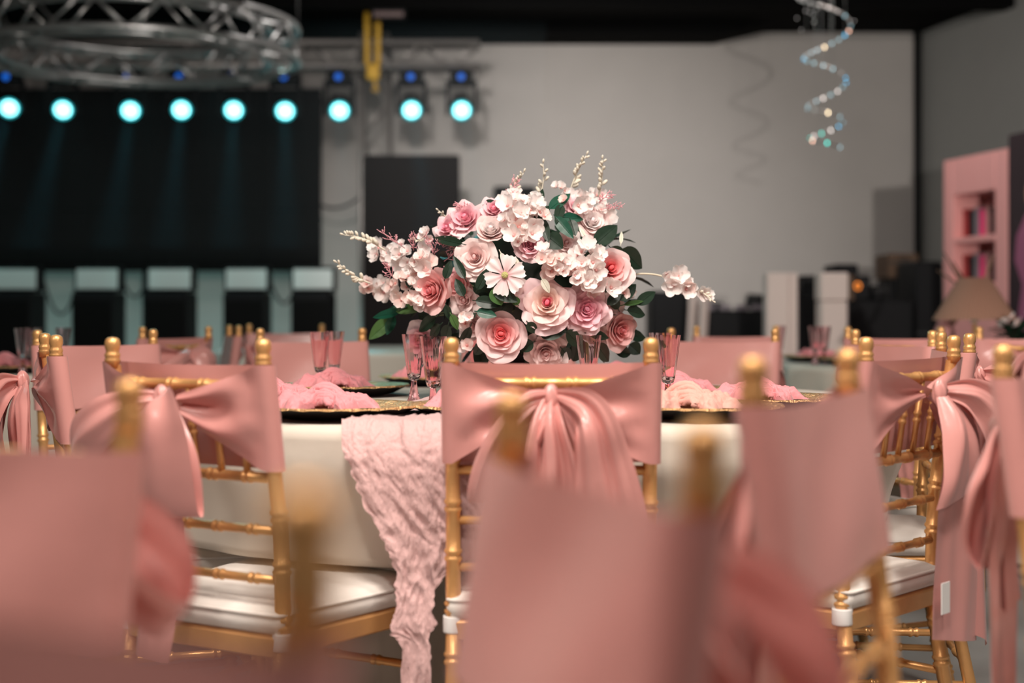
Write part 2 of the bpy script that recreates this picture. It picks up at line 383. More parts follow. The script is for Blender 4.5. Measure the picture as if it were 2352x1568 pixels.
# ------------------------------------------------------------------ satin sash: wrap round the back posts + knot, loops, tails
def make_wrap(seed, dz=0):
    rnd = random.Random(seed); ph = [rnd.uniform(0, 6.28) for _ in range(8)]
    path = []   # (x, y_offset, t) t: gather 0..1
    nb = 14
    for k in range(nb):
        q = k / (nb - 1); path.append((-.012 - (PX - .012) * q, -.040 + .021 * q, 1 - q))
    for k in range(1, 8):
        a = pi * 1.5 - pi * k / 8; path.append((-PX + .0185 * cos(a), .0185 * sin(a), 0))
    for k in range(25):
        q = k / 24; path.append((-PX + 2 * PX * q, .019, -1))
    for k in range(1, 8):
        a = pi / 2 - pi * k / 8; path.append((PX + .0185 * cos(a), .0185 * sin(a), 0))
    for k in range(nb):
        q = k / (nb - 1); path.append((PX - (PX - .012) * q, -.019 - .021 * q, q))
    n = len(path) - 1
    def fn(u, v):
        x, yo, t = path[min(n, int(round(u * n)))]
        g = max(t, 0.0); s = 1 if x > 0 else -1
        zt = .8785 - .050 * g ** .9; zb = .708 + (.098 if s < 0 else .088) * g ** (1.0 if s < 0 else 1.25)
        z = zb + (zt - zb) * v
        zz_ = lambda q: q
        am = .0062 * sm(.02, .5, g) * (1.15 - .3 * g)
        y = am * 1.25 * sin(v * 10 + ph[0] + s + .8 * g) + am * .45 * sin(v * 21 + ph[1] + 3 * g * s) * sm(.35, .8, g)
        y += .006 * sm(0.02, .3, g) * (1 - g) * sin(v * 5 + x * 28 + ph[2])
        y += .009 * sm(0, .15, g) * (1 - .5 * g) * trb(x * 9 + seed, zz_(z) * 16, seed * 3.1, 2)
        if t < 0: y += .0055 * (1 - (x / PX) ** 2) * sin(x * 11 + v * 4.5 + ph[3]) + .0012 * sin(x * 30 + v * 3 + ph[4]); z -= .003 * (1 - (x / PX) ** 2) * v
        zz = z + dz
        return (x, py_(zz) + yo + y, zz)
    return MB().grid(fn, n, 26)
def ribbon(rows, nsub=6, nv=18, pleat=.010, freq=2.0, bulge=.012, ph=0.0):
    """rows: (xl, zl, xr, zr, y, pleat factor)"""
    R = catmull(rows, nsub); n = len(R) - 1
    def fn(u, v):
        xl, zl, xr, zr, y, pf = R[min(n, int(round(u * n)))]
        x = xl + (xr - xl) * v; z = zl + (zr - zl) * v
        w_ = sqrt((xr - xl) ** 2 + (zr - zl) ** 2); a = pleat * pf * min(1, w_ / .05)
        yy = y - bulge * sin(pi * v) * min(1, w_ / .06) - a * sin(2 * pi * freq * v + ph + 2.2 * u) - .4 * a * sin(2 * pi * freq * 2.3 * v + 2 * ph + 3 * u)
        yy -= .008 * pf * min(1, w_ / .05) * trb(x * 10 + ph, z * 7 + ph, ph, 2)
        return (x, yy, z)
    return MB().grid(fn, n, nv)
def px_rows(rows, kx, kz, sx, sz):
    return [((a - kx) / sx, .826 - (b - kz) / sz, (c - kx) / sx, .826 - (d - kz) / sz, y, pf) for a, b, c, d, y, pf in rows]
BOW = {}
k = (400, 915, 1215, 1400)
BOW['draped'] = [
    ('loop', px_rows([(398, 925, 418, 903, -.055, .6), (392, 960, 462, 888, -.085, .9), (382, 1010, 506, 935, -.098, .6), (378, 1085, 522, 1005, -.094, .3), (380, 1150, 524, 1092, -.084, .15), (383, 1178, 521, 1164, -.070, .1), (388, 1170, 514, 1162, -.052, .1), (392, 1060, 500, 1040, -.050, .6), (400, 930, 425, 912, -.045, .6)], *k), .8),
    ('loop', px_rows([(400, 903, 402, 928, -.050, .6), (345, 898, 362, 958, -.080, .9), (272, 920, 322, 1016, -.095, .7), (203, 972, 268, 1064, -.090, .5), (182, 1040, 226, 1096, -.075, .2), (198, 1044, 236, 1090, -.055, .2), (300, 970, 330, 1030, -.045, .6), (395, 910, 398, 930, -.040, .5)], *k), 1.0),
    ('tail', px_rows([(374, 912, 410, 925, -.045, .7), (335, 1000, 402, 1005, -.066, 1), (330, 1110, 446, 1110, -.057, .8), (336, 1250, 464, 1250, -.048, .4), (333, 1380, 440, 1385, -.045, .25), (325, 1502, 415, 1512, -.045, .2)], *k), 1.3),
    ('tail', px_rows([(392, 920, 420, 920, -.042, .6), (388, 1010, 440, 1010, -.050, 1), (385, 1100, 470, 1100, -.048, 1), (400, 1165, 478, 1150, -.046, .6)], *k), 1.5)]
k = (1270, 905, 1380, 1380)
BOW['gathered'] = [
    ('loop', px_rows([(1262, 918, 1266, 892, -.050, .6), (1218, 935, 1212, 896, -.075, 1), (1178, 990, 1150, 955, -.092, 1), (1142, 1062, 1103, 1040, -.086, .7), (1122, 1122, 1083, 1118, -.072, .3), (1118, 1142, 1090, 1140, -.055, .2), (1150, 1060, 1115, 1040, -.048, .6), (1255, 925, 1250, 900, -.042, .5)], *k), 1.2),
    ('loop', px_rows([(1280, 918, 1275, 890, -.050, .6), (1322, 962, 1345, 884, -.088, 1.2), (1322, 1010, 1402, 925, -.105, 1.3), (1324, 1100, 1442, 1022, -.100, 1), (1330, 1190, 1474, 1125, -.088, .8), (1340, 1244, 1498, 1232, -.075, .4), (1345, 1232, 1490, 1222, -.056, .4), (1330, 1080, 1420, 1040, -.050, .8), (1280, 915, 1290, 900, -.042, .5)], *k), 1.7),
    ('tail', px_rows([(1252, 900, 1285, 912, -.048, .8), (1224, 965, 1300, 968, -.068, 1.4), (1208, 1062, 1335, 1080, -.066, 1.5), (1195, 1180, 1345, 1200, -.058, 1.2), (1190, 1330, 1340, 1340, -.050, .8)], *k), 2.4),
    ('tail', px_rows([(1262, 908, 1280, 908, -.044, .8), (1236, 960, 1266, 970, -.075, 1), (1208, 1064, 1214, 1068, -.072, .6)], *k), 1.2)]
k = (2100, 870, 865, 1270)
BOW['trailing'] = [
    ('loop', px_rows([(2106, 890, 2104, 858, -.055, .7), (2130, 918, 2162, 848, -.085, 1.0), (2152, 985, 2224, 884, -.104, 1.0), (2172, 1060, 2256, 955, -.100, .8), (2195, 1122, 2266, 1062, -.088, .5), (2214, 1138, 2262, 1120, -.070, .2), (2208, 1115, 2252, 1095, -.055, .3), (2160, 975, 2215, 930, -.050, .7), (2106, 885, 2112, 868, -.042, .5)], *k), 1.5),
    ('tail', px_rows([(2084, 888, 2112, 880, -.056, .7), (2072, 965, 2142, 955, -.082, 1), (2058, 1060, 2170, 1040, -.084, .6), (2045, 1134, 2186, 1094, -.074, .35)], *k), 1.2),
    ('tail', px_rows([(2092, 880, 2124, 885, -.046, .6), (2088, 990, 2196, 975, -.062, 1.0), (2078, 1130, 2230, 1120, -.054, .6), (2076, 1300, 2244, 1295, -.049, .4), (2075, 1432, 2238, 1474, -.047, .25)], *k), 1.4),
    ('tail', px_rows([(2104, 880, 2125, 880, -.042, .6), (2150, 1000, 2215, 990, -.045, .8), (2190, 1200, 2262, 1190, -.043, .5), (2200, 1440, 2280, 1500, -.043, .4)], *k), 1.2)]
BOW['tucked'] = [
    ('loop', [(-.005, .835, -.005, .815, -.050, .6), (-.05, .835, -.04, .79, -.065, .9), (-.10, .815, -.07, .74, -.070, .8), (-.145, .76, -.105, .69, -.068, .5), (-.15, .70, -.12, .665, -.060, .2), (-.13, .72, -.10, .69, -.050, .3), (-.005, .83, -.005, .82, -.042, .5)], 1.5),
    ('loop', [(-.005, .815, .012, .812, -.052, .6), (-.002, .76, .034, .765, -.064, .9), (.004, .70, .070, .715, -.074, .8), (.0, .64, .084, .66, -.074, .5), (-.002, .615, .070, .625, -.064, .3), (.0, .63, .066, .64, -.052, .3), (.0, .81, .01, .81, -.044, .5)], 1.4),
    ('tail', [(-.012, .815, .010, .812, -.045, .7), (-.035, .72, .030, .72, -.058, 1), (-.04, .60, .045, .60, -.052, .7), (-.045, .42, .040, .40, -.048, .4)], 1.4),
    ('tail', [(-.006, .81, .010, .81, -.042, .6), (-.06, .72, .0, .72, -.046, .8), (-.08, .56, .0, .55, -.045, .5)], 1.2)]
def make_sash(style, seed, dz=0):
    root = thing('chair_sash', 'x', 'sash')
    def shift(m):
        m.v = [(x, y, z + dz) for x, y, z in m.v]; return m
    make_wrap(seed, dz).build('wrap', M['satin'], root)
    for i, (nm, rows, fr) in enumerate(BOW[style]):
        shift(ribbon(rows, freq=fr, ph=seed + i * 1.7, pleat=.0095)).build(nm, M['satin'], root)
    kn = MB()
    def kf(u, v):
        a = 2 * pi * u; b = pi * v; r = 1 + .13 * sin(5 * a + 3 * b) + .06 * sin(9 * a)
        return (.0135 * r * sin(b) * cos(a), -.050 + .013 * r * sin(b) * sin(a), .820 - .026 * cos(b))
    kn.grid(kf, 26, 12, closeu=True); shift(kn).build('knot', M['satin'], root)
    if style == 'trailing':
        m = MB(); m.box(-.029, .002, -.068, -.0665, .43, .485); o = shift(m).build('care_tag', M['strap'], root, smooth=False); o['label'] = 'white care tag'
    return root
CH0 = make_chair()
SASH0 = {}
used = {}
def place_chair(c, f, label, slabel, style='draped', seed=1, zs=1.0, dz=0, flip=False):
    rz = atan2(-f[0], f[1])
    ch = CH0 if 'c' not in used else copy_tree(CH0)
    used['c'] = 1
    ch.location = (c[0], c[1], 0); ch.rotation_euler = (0, 0, rz); ch.scale = (1, 1, zs)
    ch['label'] = label; ch['group'] = 'gold chiavari chairs'
    key = (style, seed, dz)
    if key not in SASH0: SASH0[key] = sa = make_sash(style, seed, dz)
    else: sa = copy_tree(SASH0[key])
    sa.location = ch.location; sa.rotation_euler = ch.rotation_euler; sa.scale = (-1 if flip else 1, 1, zs)
    sa['label'] = slabel; sa['group'] = 'pink satin chair sashes'
    return ch
CHAIRS = [  # centre of back, facing, labels
 ((-.5395, 2.335), (.51, .86), 'gold chair with crisp drooping bow, left of the gauze runner', 'pink satin bow with square drooping loop, left of the gauze runner', 'draped', 1),
 ((.065, 2.37), (.03, 1), 'gold chair standing directly in front of the flower centrepiece', 'pink sash tied below the flower centrepiece, partly behind blurred pink cloth', 'gathered', 2),
 ((.727, 2.572), (-.73, .68), 'gold chair with white tagged trailing bow, right of the round table', 'glossy pink sash with long trailing tail and white tag', 'trailing', 3),
 ((1.0, 3.2), (-1, .12), 'gold chair seen side-on just behind the chair with tagged bow', 'pink sash whose bow peeks out behind the tagged sash', 'draped', 4),
 ((1.02, 3.8), (-.93, -.37), 'gold chair behind the side-on chair, at far right of flower table', 'pink sash band seen above the tagged sash at table far right', 'draped', 1),
 ((.655, 4.42), (-.42, -.9), 'gold chair across the table, behind right napkins and glass', 'flat pink sash band behind the right napkins, smooth front', 'draped', 4),
 ((.02, 4.6), (0, -1), 'gold chair on far side of table hidden behind the flowers', 'pink sash on the chair hidden behind the flowers', 'draped', 1),
 ((-.62, 4.4), (.48, -.88), 'gold chair across the table, behind the pair of glasses', 'pink sash with loose loop behind the pair of pink glasses', 'draped', 4),
 ((-1.14, 3.9), (.65, -.76), 'gold chair across the table whose band shows left of crisp bow', 'smooth pink sash band seen between side-on chair and crisp bow', 'draped', 1),
 ((-.949, 2.91), (.93, .37), 'gold chair seen side-on at left edge, bow outward', 'pink sash with bow hanging outward at left edge of picture', 'trailing', 5),
 ]
for c, f, l1, l2, st, sd in CHAIRS: place_chair(c, f, l1, l2, st, sd)
place_chair((-.489, 1.328), (-.4, -.9), 'blurred near gold chair at lower left showing smooth pink band', 'large blurred pink band filling the lower left corner', 'draped', 1, .978, -.022)
place_chair((.055, .925), (-.95, -.31), 'very blurred near gold chair in lower middle, turned edgewise', 'very blurred pink band filling lower middle of the picture', 'draped', 1, .975, -.006)
place_chair((-.218, .565), (-.45, -.89), 'nearest gold chair, only a soft golden post at bottom', 'blurred pink haze of band along the bottom left edge', 'draped', 1, .975, -.012)
place_chair((.283, 1.39), (.89, -.46), 'blurred near gold chair with taut pink band, right of centre', 'taut pink band on near chair, right of centre, slanting', 'tucked', 4)
place_chair((.71, 1.91), (.8, -.6), 'blurred near gold chair cut off by right edge', 'pink band with shiny post sleeve cut off by right edge', 'tucked', 1)
place_chair((.875, 5.55), (.25, -.97), 'distant gold chair directly behind the smooth band at right', 'distant pink band just above the smooth band at right', 'draped', 4)
place_chair((1.34, 5.0), (.55, .83), 'distant gold chair in front of table lamp, turned to far table', 'distant pink band below the white pillars at right', 'draped', 4)
place_chair((1.80, 4.95), (.17, 1), 'distant gold chair at right edge under the lamp', 'distant dark pink bow at the right edge under the lamp', 'gathered', 2)
place_chair((-1.2, 5.1), (-.85, .5), 'distant gold chair behind crisp bow at back left table', 'distant curved pink band above the crisp bow', 'draped', 4)
place_chair((-1.12, 5.75), (-.95, -.3), 'distant gold chair with paired posts beyond crisp bow', 'distant pink sash between paired posts beyond crisp bow', 'draped', 1)
place_chair((-1.05, 6.6), (.1, -1), 'farthest gold chair behind the pair of glasses', 'farthest pink band behind the pair of glasses', 'draped', 4)

# ------------------------------------------------------------------ tables
T1 = Vector((0, 3.38)); TR = .90; TZ = .76
def make_cloth(c, R, pushes, seed, seg=220):
    rnd = random.Random(seed); ph = [rnd.uniform(0, 6.28) for _ in range(6)]
    prof = [(0.0, 0), (.5, 0), (.9, 0)]   # fraction of R on top
    m = MB(); rows = [0.02, .3, .6, .85, .96, .988]
    def fn(u, v):
        th = 2 * pi * u; n = 50; k = round(v * n)
        if k <= 6:
            fr = [0.001, .3, .6, .85, .96, .988, .997][int(k)]
            return (R * fr * cos(th), R * fr * sin(th), TZ - (.003 if fr > .99 else 0))
        q = (k - 6) / (n - 6); z = TZ - .006 - (TZ - .018) * q ** 1.15
        s = q ** .75
        fold = .030 * s * sin(11 * th + ph[0] + .8 * sin(2 * th + ph[1])) + .014 * s * sin(23 * th + ph[2] + 1.3 * sin(3 * th)) + .006 * s * sin(41 * th + ph[3])
        r = R * (1.0 + .012 * (q > 0)) + fold + .012 * s
        for (a, rf, hw) in pushes:
            da = abs((th - a + pi) % (2 * pi) - pi)
            # the cloth rests against the chair, lies on the seat and drops behind its front edge
            wa = 1 - sm(hw, hw + .10, da); lim = max(rf, .865) + .25 * fold; wz = 1 - sm(.52, .70, z)
            r = r * (1 - wa * wz) + min(r, lim) * wa * wz
            if z < .53:
                w2 = wa * (1 - sm(.492, .506, z)); r = r * (1 - w2) + min(r, rf + .2 * fold) * w2
        return (r * cos(th), r * sin(th), z)
    m.grid(fn, seg, 50, closeu=True)
    return m
def pushes_for(ctr, chairs):
    out = []
    for c, f in chairs:
        fv = Vector(f).normalized(); e = Vector(c) + fv * .45 - Vector(ctr)
        out.append((atan2(e.y, e.x), e.length - .03, .235 / max(.5, e.length)))
    return out
push = pushes_for(T1, [(c, f) for c, f, *_ in CHAIRS])
def table(c, label, clabel, pushes=(), seed=1):
    t = thing('round_table', label, 'table', (c[0], c[1], 0))
    m = MB(); m.lathe([(.02, TZ - .035), (TR - .01, TZ - .035), (TR - .004, TZ - .02), (TR - .01, TZ - .006), (.02, TZ - .006)], 64); m.build('tabletop', M['whitebox'], t)
    m = MB(); m.lathe([(.25, .004), (.25, .03), (.05, .06), (.04, .2), (.04, TZ - .035)], 20); m.build('pedestal', M['black'], t)
    cl = make_cloth(c, TR, pushes, seed).build('tablecloth', M['cloth']); cl.location = (c[0], c[1], 0)
    tag(cl, clabel, 'tablecloth', 'cream round tablecloths')
table((0, 3.38), 'round banquet table carrying the big flower centrepiece', 'cream tablecloth under the flower centrepiece and gauze runner', push, 3)
table((2.0, 6.05), 'round table at back right carrying the lamp', 'cream tablecloth under the lamp at back right', pushes_for((2.0, 6.05), [((1.34, 5.0), (.55, .83)), ((1.8, 4.95), (.17, 1))]), 5)
table((-2.35, 5.25), 'round table at back left beyond side-on chair', 'cream tablecloth at back left beyond side-on chair', pushes_for((-2.35, 5.25), [((-1.2, 5.1), (-.85, .5)), ((-1.12, 5.75), (-.95, -.3))]), 6)
table((-.85, 8.5), 'far bare round table in front of tall black panel', 'white bare tablecloth in front of the tall black panel', (), 8)

# ------------------------------------------------------------------ gauze runner
def runner():
    ctr = [  # (left edge, right edge) along the length
        [(-.02, 4.265, TZ), (.42, 4.185, TZ)], [(-.06, 3.965, TZ), (.36, 3.915, TZ)], [(-.13, 3.515, TZ), (.26, 3.465, TZ)], [(-.22, 3.015, TZ), (.16, 2.985, TZ)], [(-.285, 2.625, TZ), (.09, 2.585, TZ)],
        [(-.296, 2.515, TZ), (.08, 2.485, TZ)], [(-.292, 2.480, TZ - .03), (.08, 2.450, TZ - .03)], [(-.275, 2.465, .68), (.078, 2.440, .68)], [(-.235, 2.455, .60), (.060, 2.468, .61)],
        [(-.208, 2.450, .54), (-.02, 2.470, .565)], [(-.198, 2.445, .48), (-.128, 2.460, .50)], [(-.205, 2.430, .425), (-.135, 2.440, .435)], [(-.185, 2.435, .385), (-.138, 2.435, .385)],
        [(-.19, 2.440, .25), (-.125, 2.430, .25)], [(-.185, 2.435, .1), (-.12, 2.425, .1)], [(-.19, 2.415, .02), (-.10, 2.405, .02)]]
    rows = [[*a, *b] for a, b in ctr]
    R = catmull(rows, 14); n = len(R) - 1
    rnd = random.Random(3)
    def fn(u, v):
        i = min(n, int(round(u * n))); a = Vector(R[i][:3]); b = Vector(R[i][3:]); wd = (b - a).length
        p = a.lerp(b, v)
        comp = min(1, .30 / max(.05, wd))
        # longitudinal crinkles broken up by crumples
        L_ = i * .011; q = v * wd
        wv = 1 - abs(nz(q * 34 + .6 * nz(q * 9, L_ * 5), L_ * 5.0, 1.7)) * 2
        h = .0052 * wv * comp + .0030 * (1 - 2 * abs(nz(q * 80, L_ * 16, 4.1))) + .0024 * trb(q * 34, L_ * 7, 8.0, 3) + .010 * (1 - comp) * sin(v * 20)
        edge = .010 * trb(L_ * 18, 3.3 if v < .5 else 7.7, 0, 3)
        p.x += edge * sm(.16, 0, v) if v < .5 else 0
        p.x += edge * sm(.84, 1, v) if v > .5 else 0
        if p.z > TZ - .02: p.z = TZ + .009 + max(-.006, h * 1.1)
        else: p.y -= .010 + h * 1.35
        return p
    m = MB().grid(fn, n, 120)
    o = m.build('table_runner', M['gauze']); tag(o, 'crinkled pale pink gauze runner hanging over the table front', 'runner')
runner()
# ------------------------------------------------------------------ place settings
def make_charger():
    t = thing('charger_plate', 'x', 'plate')
    m = MB(); m.lathe([(.001, 0), (.105, 0), (.122, .003), (.150, .0165), (.1575, .0205), (.157, .0225), (.118, .0125), (.06, .010), (.001, .010)], 64)
    m.build('rim', M['black_gloss'], t)
    m = MB(); NR = 22
    def gf(u, v):
        q = 2 * pi * u; r = .006 + .151 * v; lf = abs(sin(11 * q + 2.5 * v)); zb_ = .0112 if r < .062 else .0112 + (r - .062) / .056 * .0025 if r < .118 else .0137 + (r - .118) / .039 * .0098
        z = zb_ + .0022 * lf * (.3 + v) * sm(.25, .5, v) + .0012 * trb(r * 160 * cos(q), r * 160 * sin(q), 0, 2)
        z += .0006
        if v > .93: r = .1592 + .0015 * lf; z = .0246 + .0008 * trb(q * 40, 1, 0, 2)
        if v > .98: r = .1608 + .0028 * lf; z = .0192 + .002 * lf
        return (r * cos(q), r * sin(q), z)
    m.grid(gf, 176, NR, closeu=True); m.build('gold_inlay', M['gold_leaf'], t); return t
def make_napkin(seed):
    t = thing('napkin', 'x', 'napkin'); rnd = random.Random(seed)
    mt = M['napkin'] if seed != 5 else M['napkin_peach']
    m = MB()   # knot: nested bands of cloth arching over each other
    for k in range(7):
        f = k / 6; R0 = .010 + .034 * f; pts = []; rs = []
        for q in range(15):
            a = -.25 + (pi + .45) * q / 14 + .25 * (1 - f); wob = .006 * nz(k * 3.1, q * .4, seed)
            pts.append((-(R0 * 1.18 + wob) * cos(a) + .006 * (1 - f), -.040 + .050 * f ** 1.3 + .012 * cos(a) + wob, .004 + (R0 * .98 + wob) * max(-.05, sin(a)) + .004 * (1 - f)))
            rs.append((.0080 + .0034 * nz(k * 1.7, q * .5, 5)) * (.75 + .25 * sin(pi * q / 14)))
        m.tube(pts, rs, 8)
    m.ball((0, .012, .012), 1, 14, 8, (.046, .030, .034)); m.build('knot', mt, t)
    for s, ang, ln in ((1, .25, .125), (-1, .1, .125), (1, 1.0, .10), (-1, 1.2, .10), (1, -.5, .085), (-1, -.45, .095)):
        m = MB(); p1 = rnd.uniform(0, 60)
        def ef(u, v, s=s, ang=ang, ln=ln, p1=p1):
            wd = .014 + .040 * u ** .8; n1 = trb(u * 2 + p1, v * 3, p1, 2); n2 = trb(u * 2.4, v * 3.5 + p1, 7 + p1, 2)
            x = .022 + (ln - .022) * u * (1 + .18 * nz(v * 4, p1)); y = (v - .5) * 2 * wd + .010 * n1
            fo = (1 - (2 * v - 1) ** 6) * (1 - u ** 8); z = .003 + fo * (.022 * (1 - u * .8) * (1 - (2 * v - 1) ** 2) + .006 + .022 * abs(n2) * (.5 + .5 * u) + .007 * (1 - abs(nz(v * 10 + p1, u * 2)) * 2) + .004 * nz(v * 22, u * 14, p1))
            ca, sa = cos(ang), sin(ang)
            return (s * (x * ca - y * sa), x * sa + y * ca, max(.002, z))
        m.grid(ef, 20, 40); m.build('fold', mt if k else M['napkin'], t)
    return t
def make_glass():
    t = thing('champagne_flute', 'x', 'glass')
    n = 12
    fac = lambda q, r, z: 1 - .035 * abs(sin(n / 2 * q))
    m = MB(); m.lathe([(.0045, .048), (.0120, .052), (.0150, .060), (.0170, .075), (.0275, .152), (.0262, .152), (.0156, .076), (.0134, .064), (.006, .058), (.0005, .0575)], 48, rmod=fac, cap=False)
    m.build('bowl', M['glass'], t, sharp=35)
    m = MB(); m.lathe([(.0165, 0), (.0165, .002), (.0120, .012), (.0085, .028), (.0065, .040), (.0062, .048), (.0005, .0482)], 24, rmod=fac); o = m.build('stem', M['glass_base'], t, sharp=35); o['label'] = 'deep pink flared stem'
    return t
CHG = make_charger(); NAP = {s: make_napkin(s) for s in (1, 5)}; GLS = make_glass()
for n_ in NAP.values(): n_.scale = (.84, .84, .92)
first = set()
def put(o, loc, rz, label, group):
    if id(o) in first: o = copy_tree(o)
    else: first.add(id(o))
    o.location = loc; o.rotation_euler = (0, 0, rz); o['label'] = label; o['group'] = group; return o
SET = [  # px, d, rz, who
 (775, 2.72, .1, 'front left, beside the gauze runner', 1), (640, 3.06, 1.2, 'behind the front left setting', 1), (1130, 2.74, 0, 'hidden behind the bow under the flowers', 1),
 (1605, 2.73, -.2, 'front right, with a peach tint', 5), (1575, 3.31, .9, 'behind the front right setting', 1), (1765, 3.0, .5, 'rightmost on the flower table', 1),
 (790, 3.52, 1.8, 'behind the pair of glasses', 1), (1000, 4.05, 2.5, 'far side, behind the flowers', 1), (1440, 4.0, 2.5, 'far right side behind the flowers', 1)]
for px, d, rz, who, sd in SET:
    x = (px - CX) / F * d
    put(CHG, (x, d, TZ + .004), rz, 'black charger plate with gold leaf top, ' + who, 'gold and black charger plates')
    put(NAP[sd], (x - .025, d - .01, TZ + .019), rz * .3, 'knotted pink gauze napkin, ' + who, 'knotted pink napkins')
GL = [(735, 3.60, 'left of the visible pair behind front left napkin'), (768, 3.78, 'right of the visible pair behind front left napkin'), (951, 3.17, 'standing on the runner left of the flowers'),
      (995, 2.84, 'beside the runner, nearest the centre bow'), (1352, 3.00, 'in front of the flowers behind the centre bow'), (1534, 3.02, 'in front of the right napkins'),
      (1516, 3.45, 'half hidden right of the flowers'), (1085, 3.95, 'hidden behind the flowers')]
for px, d, who in GL: put(GLS, ((px - CX) / F * d, d, TZ + .004), px, 'faceted pink champagne flute, ' + who, 'pink champagne flutes')
for px, d, who in [(1790, 6.05, 'on the back right table beside the tall white pillar'), (1872, 5.7, 'left of two standing together on back right table'), (1893, 5.75, 'right of two standing together on back right table'), (52, 4.75, 'on the back left table'), (75, 4.9, 'second on the back left table'), (145, 5.0, 'third on the back left table')]:
    o = put(GLS, ((px - CX) / F * d, d, TZ + .004), px, 'pink champagne flute ' + who, 'pink champagne flutes')
for px, d, who in [(1975, 5.75, 'on back right table by two flutes'), (1880, 6.15, 'on back right table behind the tall pillar flute'), (10, 4.9, 'on back left table by the flute'), (150, 5.3, 'on back left table, farther back')]:
    x = (px - CX) / F * d
    put(CHG, (x, d, TZ + .004), 0, 'black charger plate ' + who, 'gold and black charger plates')
    put(NAP[1], (x, d, TZ + .021), .4, 'knotted pink napkin ' + who, 'knotted pink napkins')

# ------------------------------------------------------------------ flower centrepiece
FC = Vector((.02, 3.42, 1.03)); FR = Vector((.31, .27, .25))
FL = thing('floral_centerpiece', 'large domed arrangement of pink roses, white blossom and dark leaves', 'flowers', (.02, 3.42, TZ + .004))
def fpos(px, py, lift=0.0):
    """point on the dome of the arrangement seen at this pixel"""
    d = 3.2
    for _ in range(6):
        q = P(px, py, d); e = 1 - ((q.x - FC.x) / FR.x) ** 2 - ((q.z - FC.z) / FR.z) ** 2
        d = 3.42 - FR.y * sqrt(max(0, e)) - lift
    q = P(px, py, d)
    n = Vector(((q.x - FC.x) / FR.x ** 2, min(-.4 / FR.y, (q.y - FC.y) / FR.y ** 2), (q.z - FC.z) / FR.z ** 2)).normalized()
    return q, n
def pin(name, me, q, quat, scale=1.0):
    o = link(name, me, FL); o.location = q - FL.location; o.rotation_mode = 'QUATERNION'; o.rotation_quaternion = quat; o.scale = (scale,) * 3; return o
def look(n, roll=0.0):
    return n.to_track_quat('Z', 'Y') @ Quaternion((0, 0, 1), roll)
def petal(m, az, opening, ln, wd, base_r, z0, f, ruff=.0, curl=.5, rnd=random, nu=7, nv=6, tb=0.0):
    ph = rnd.uniform(0, 6.28)
    prof = []; r = base_r; z = z0; st = ln / nv; R0 = wd
    for j in range(nv + 1):
        t = j / nv; prof.append((r, z))
        a = opening * (.55 + .75 * t) + curl * max(0, t - .6) ** 1.4 * 2.2
        r += st * sin(a); z += st * cos(a)
    def fn(u, v):
        r, z = prof[int(round(v * nv))]; s = 2 * u - 1
        half = wd * (max(0.0, sin(pi * (.10 + .70 * v))) ** .7)
        da = half * s / (max(r, .006) + .35 * wd); da = max(-1.5, min(1.5, da))
        rr = r * (1 - .06 * s * s); zz = z + ruff * v * v * sin(s * 6 + ph) - (.10 * ln * s * s * v * (1 if v > .7 else .4)) + ruff * .5 * sin(s * 13 + ph) * v ** 3
        return (rr * cos(az + da), rr * sin(az + da), zz)
    m.grid(fn, nu, nv, tint=lambda u, v: min(1, max(0, f + tb * (v - .5))))
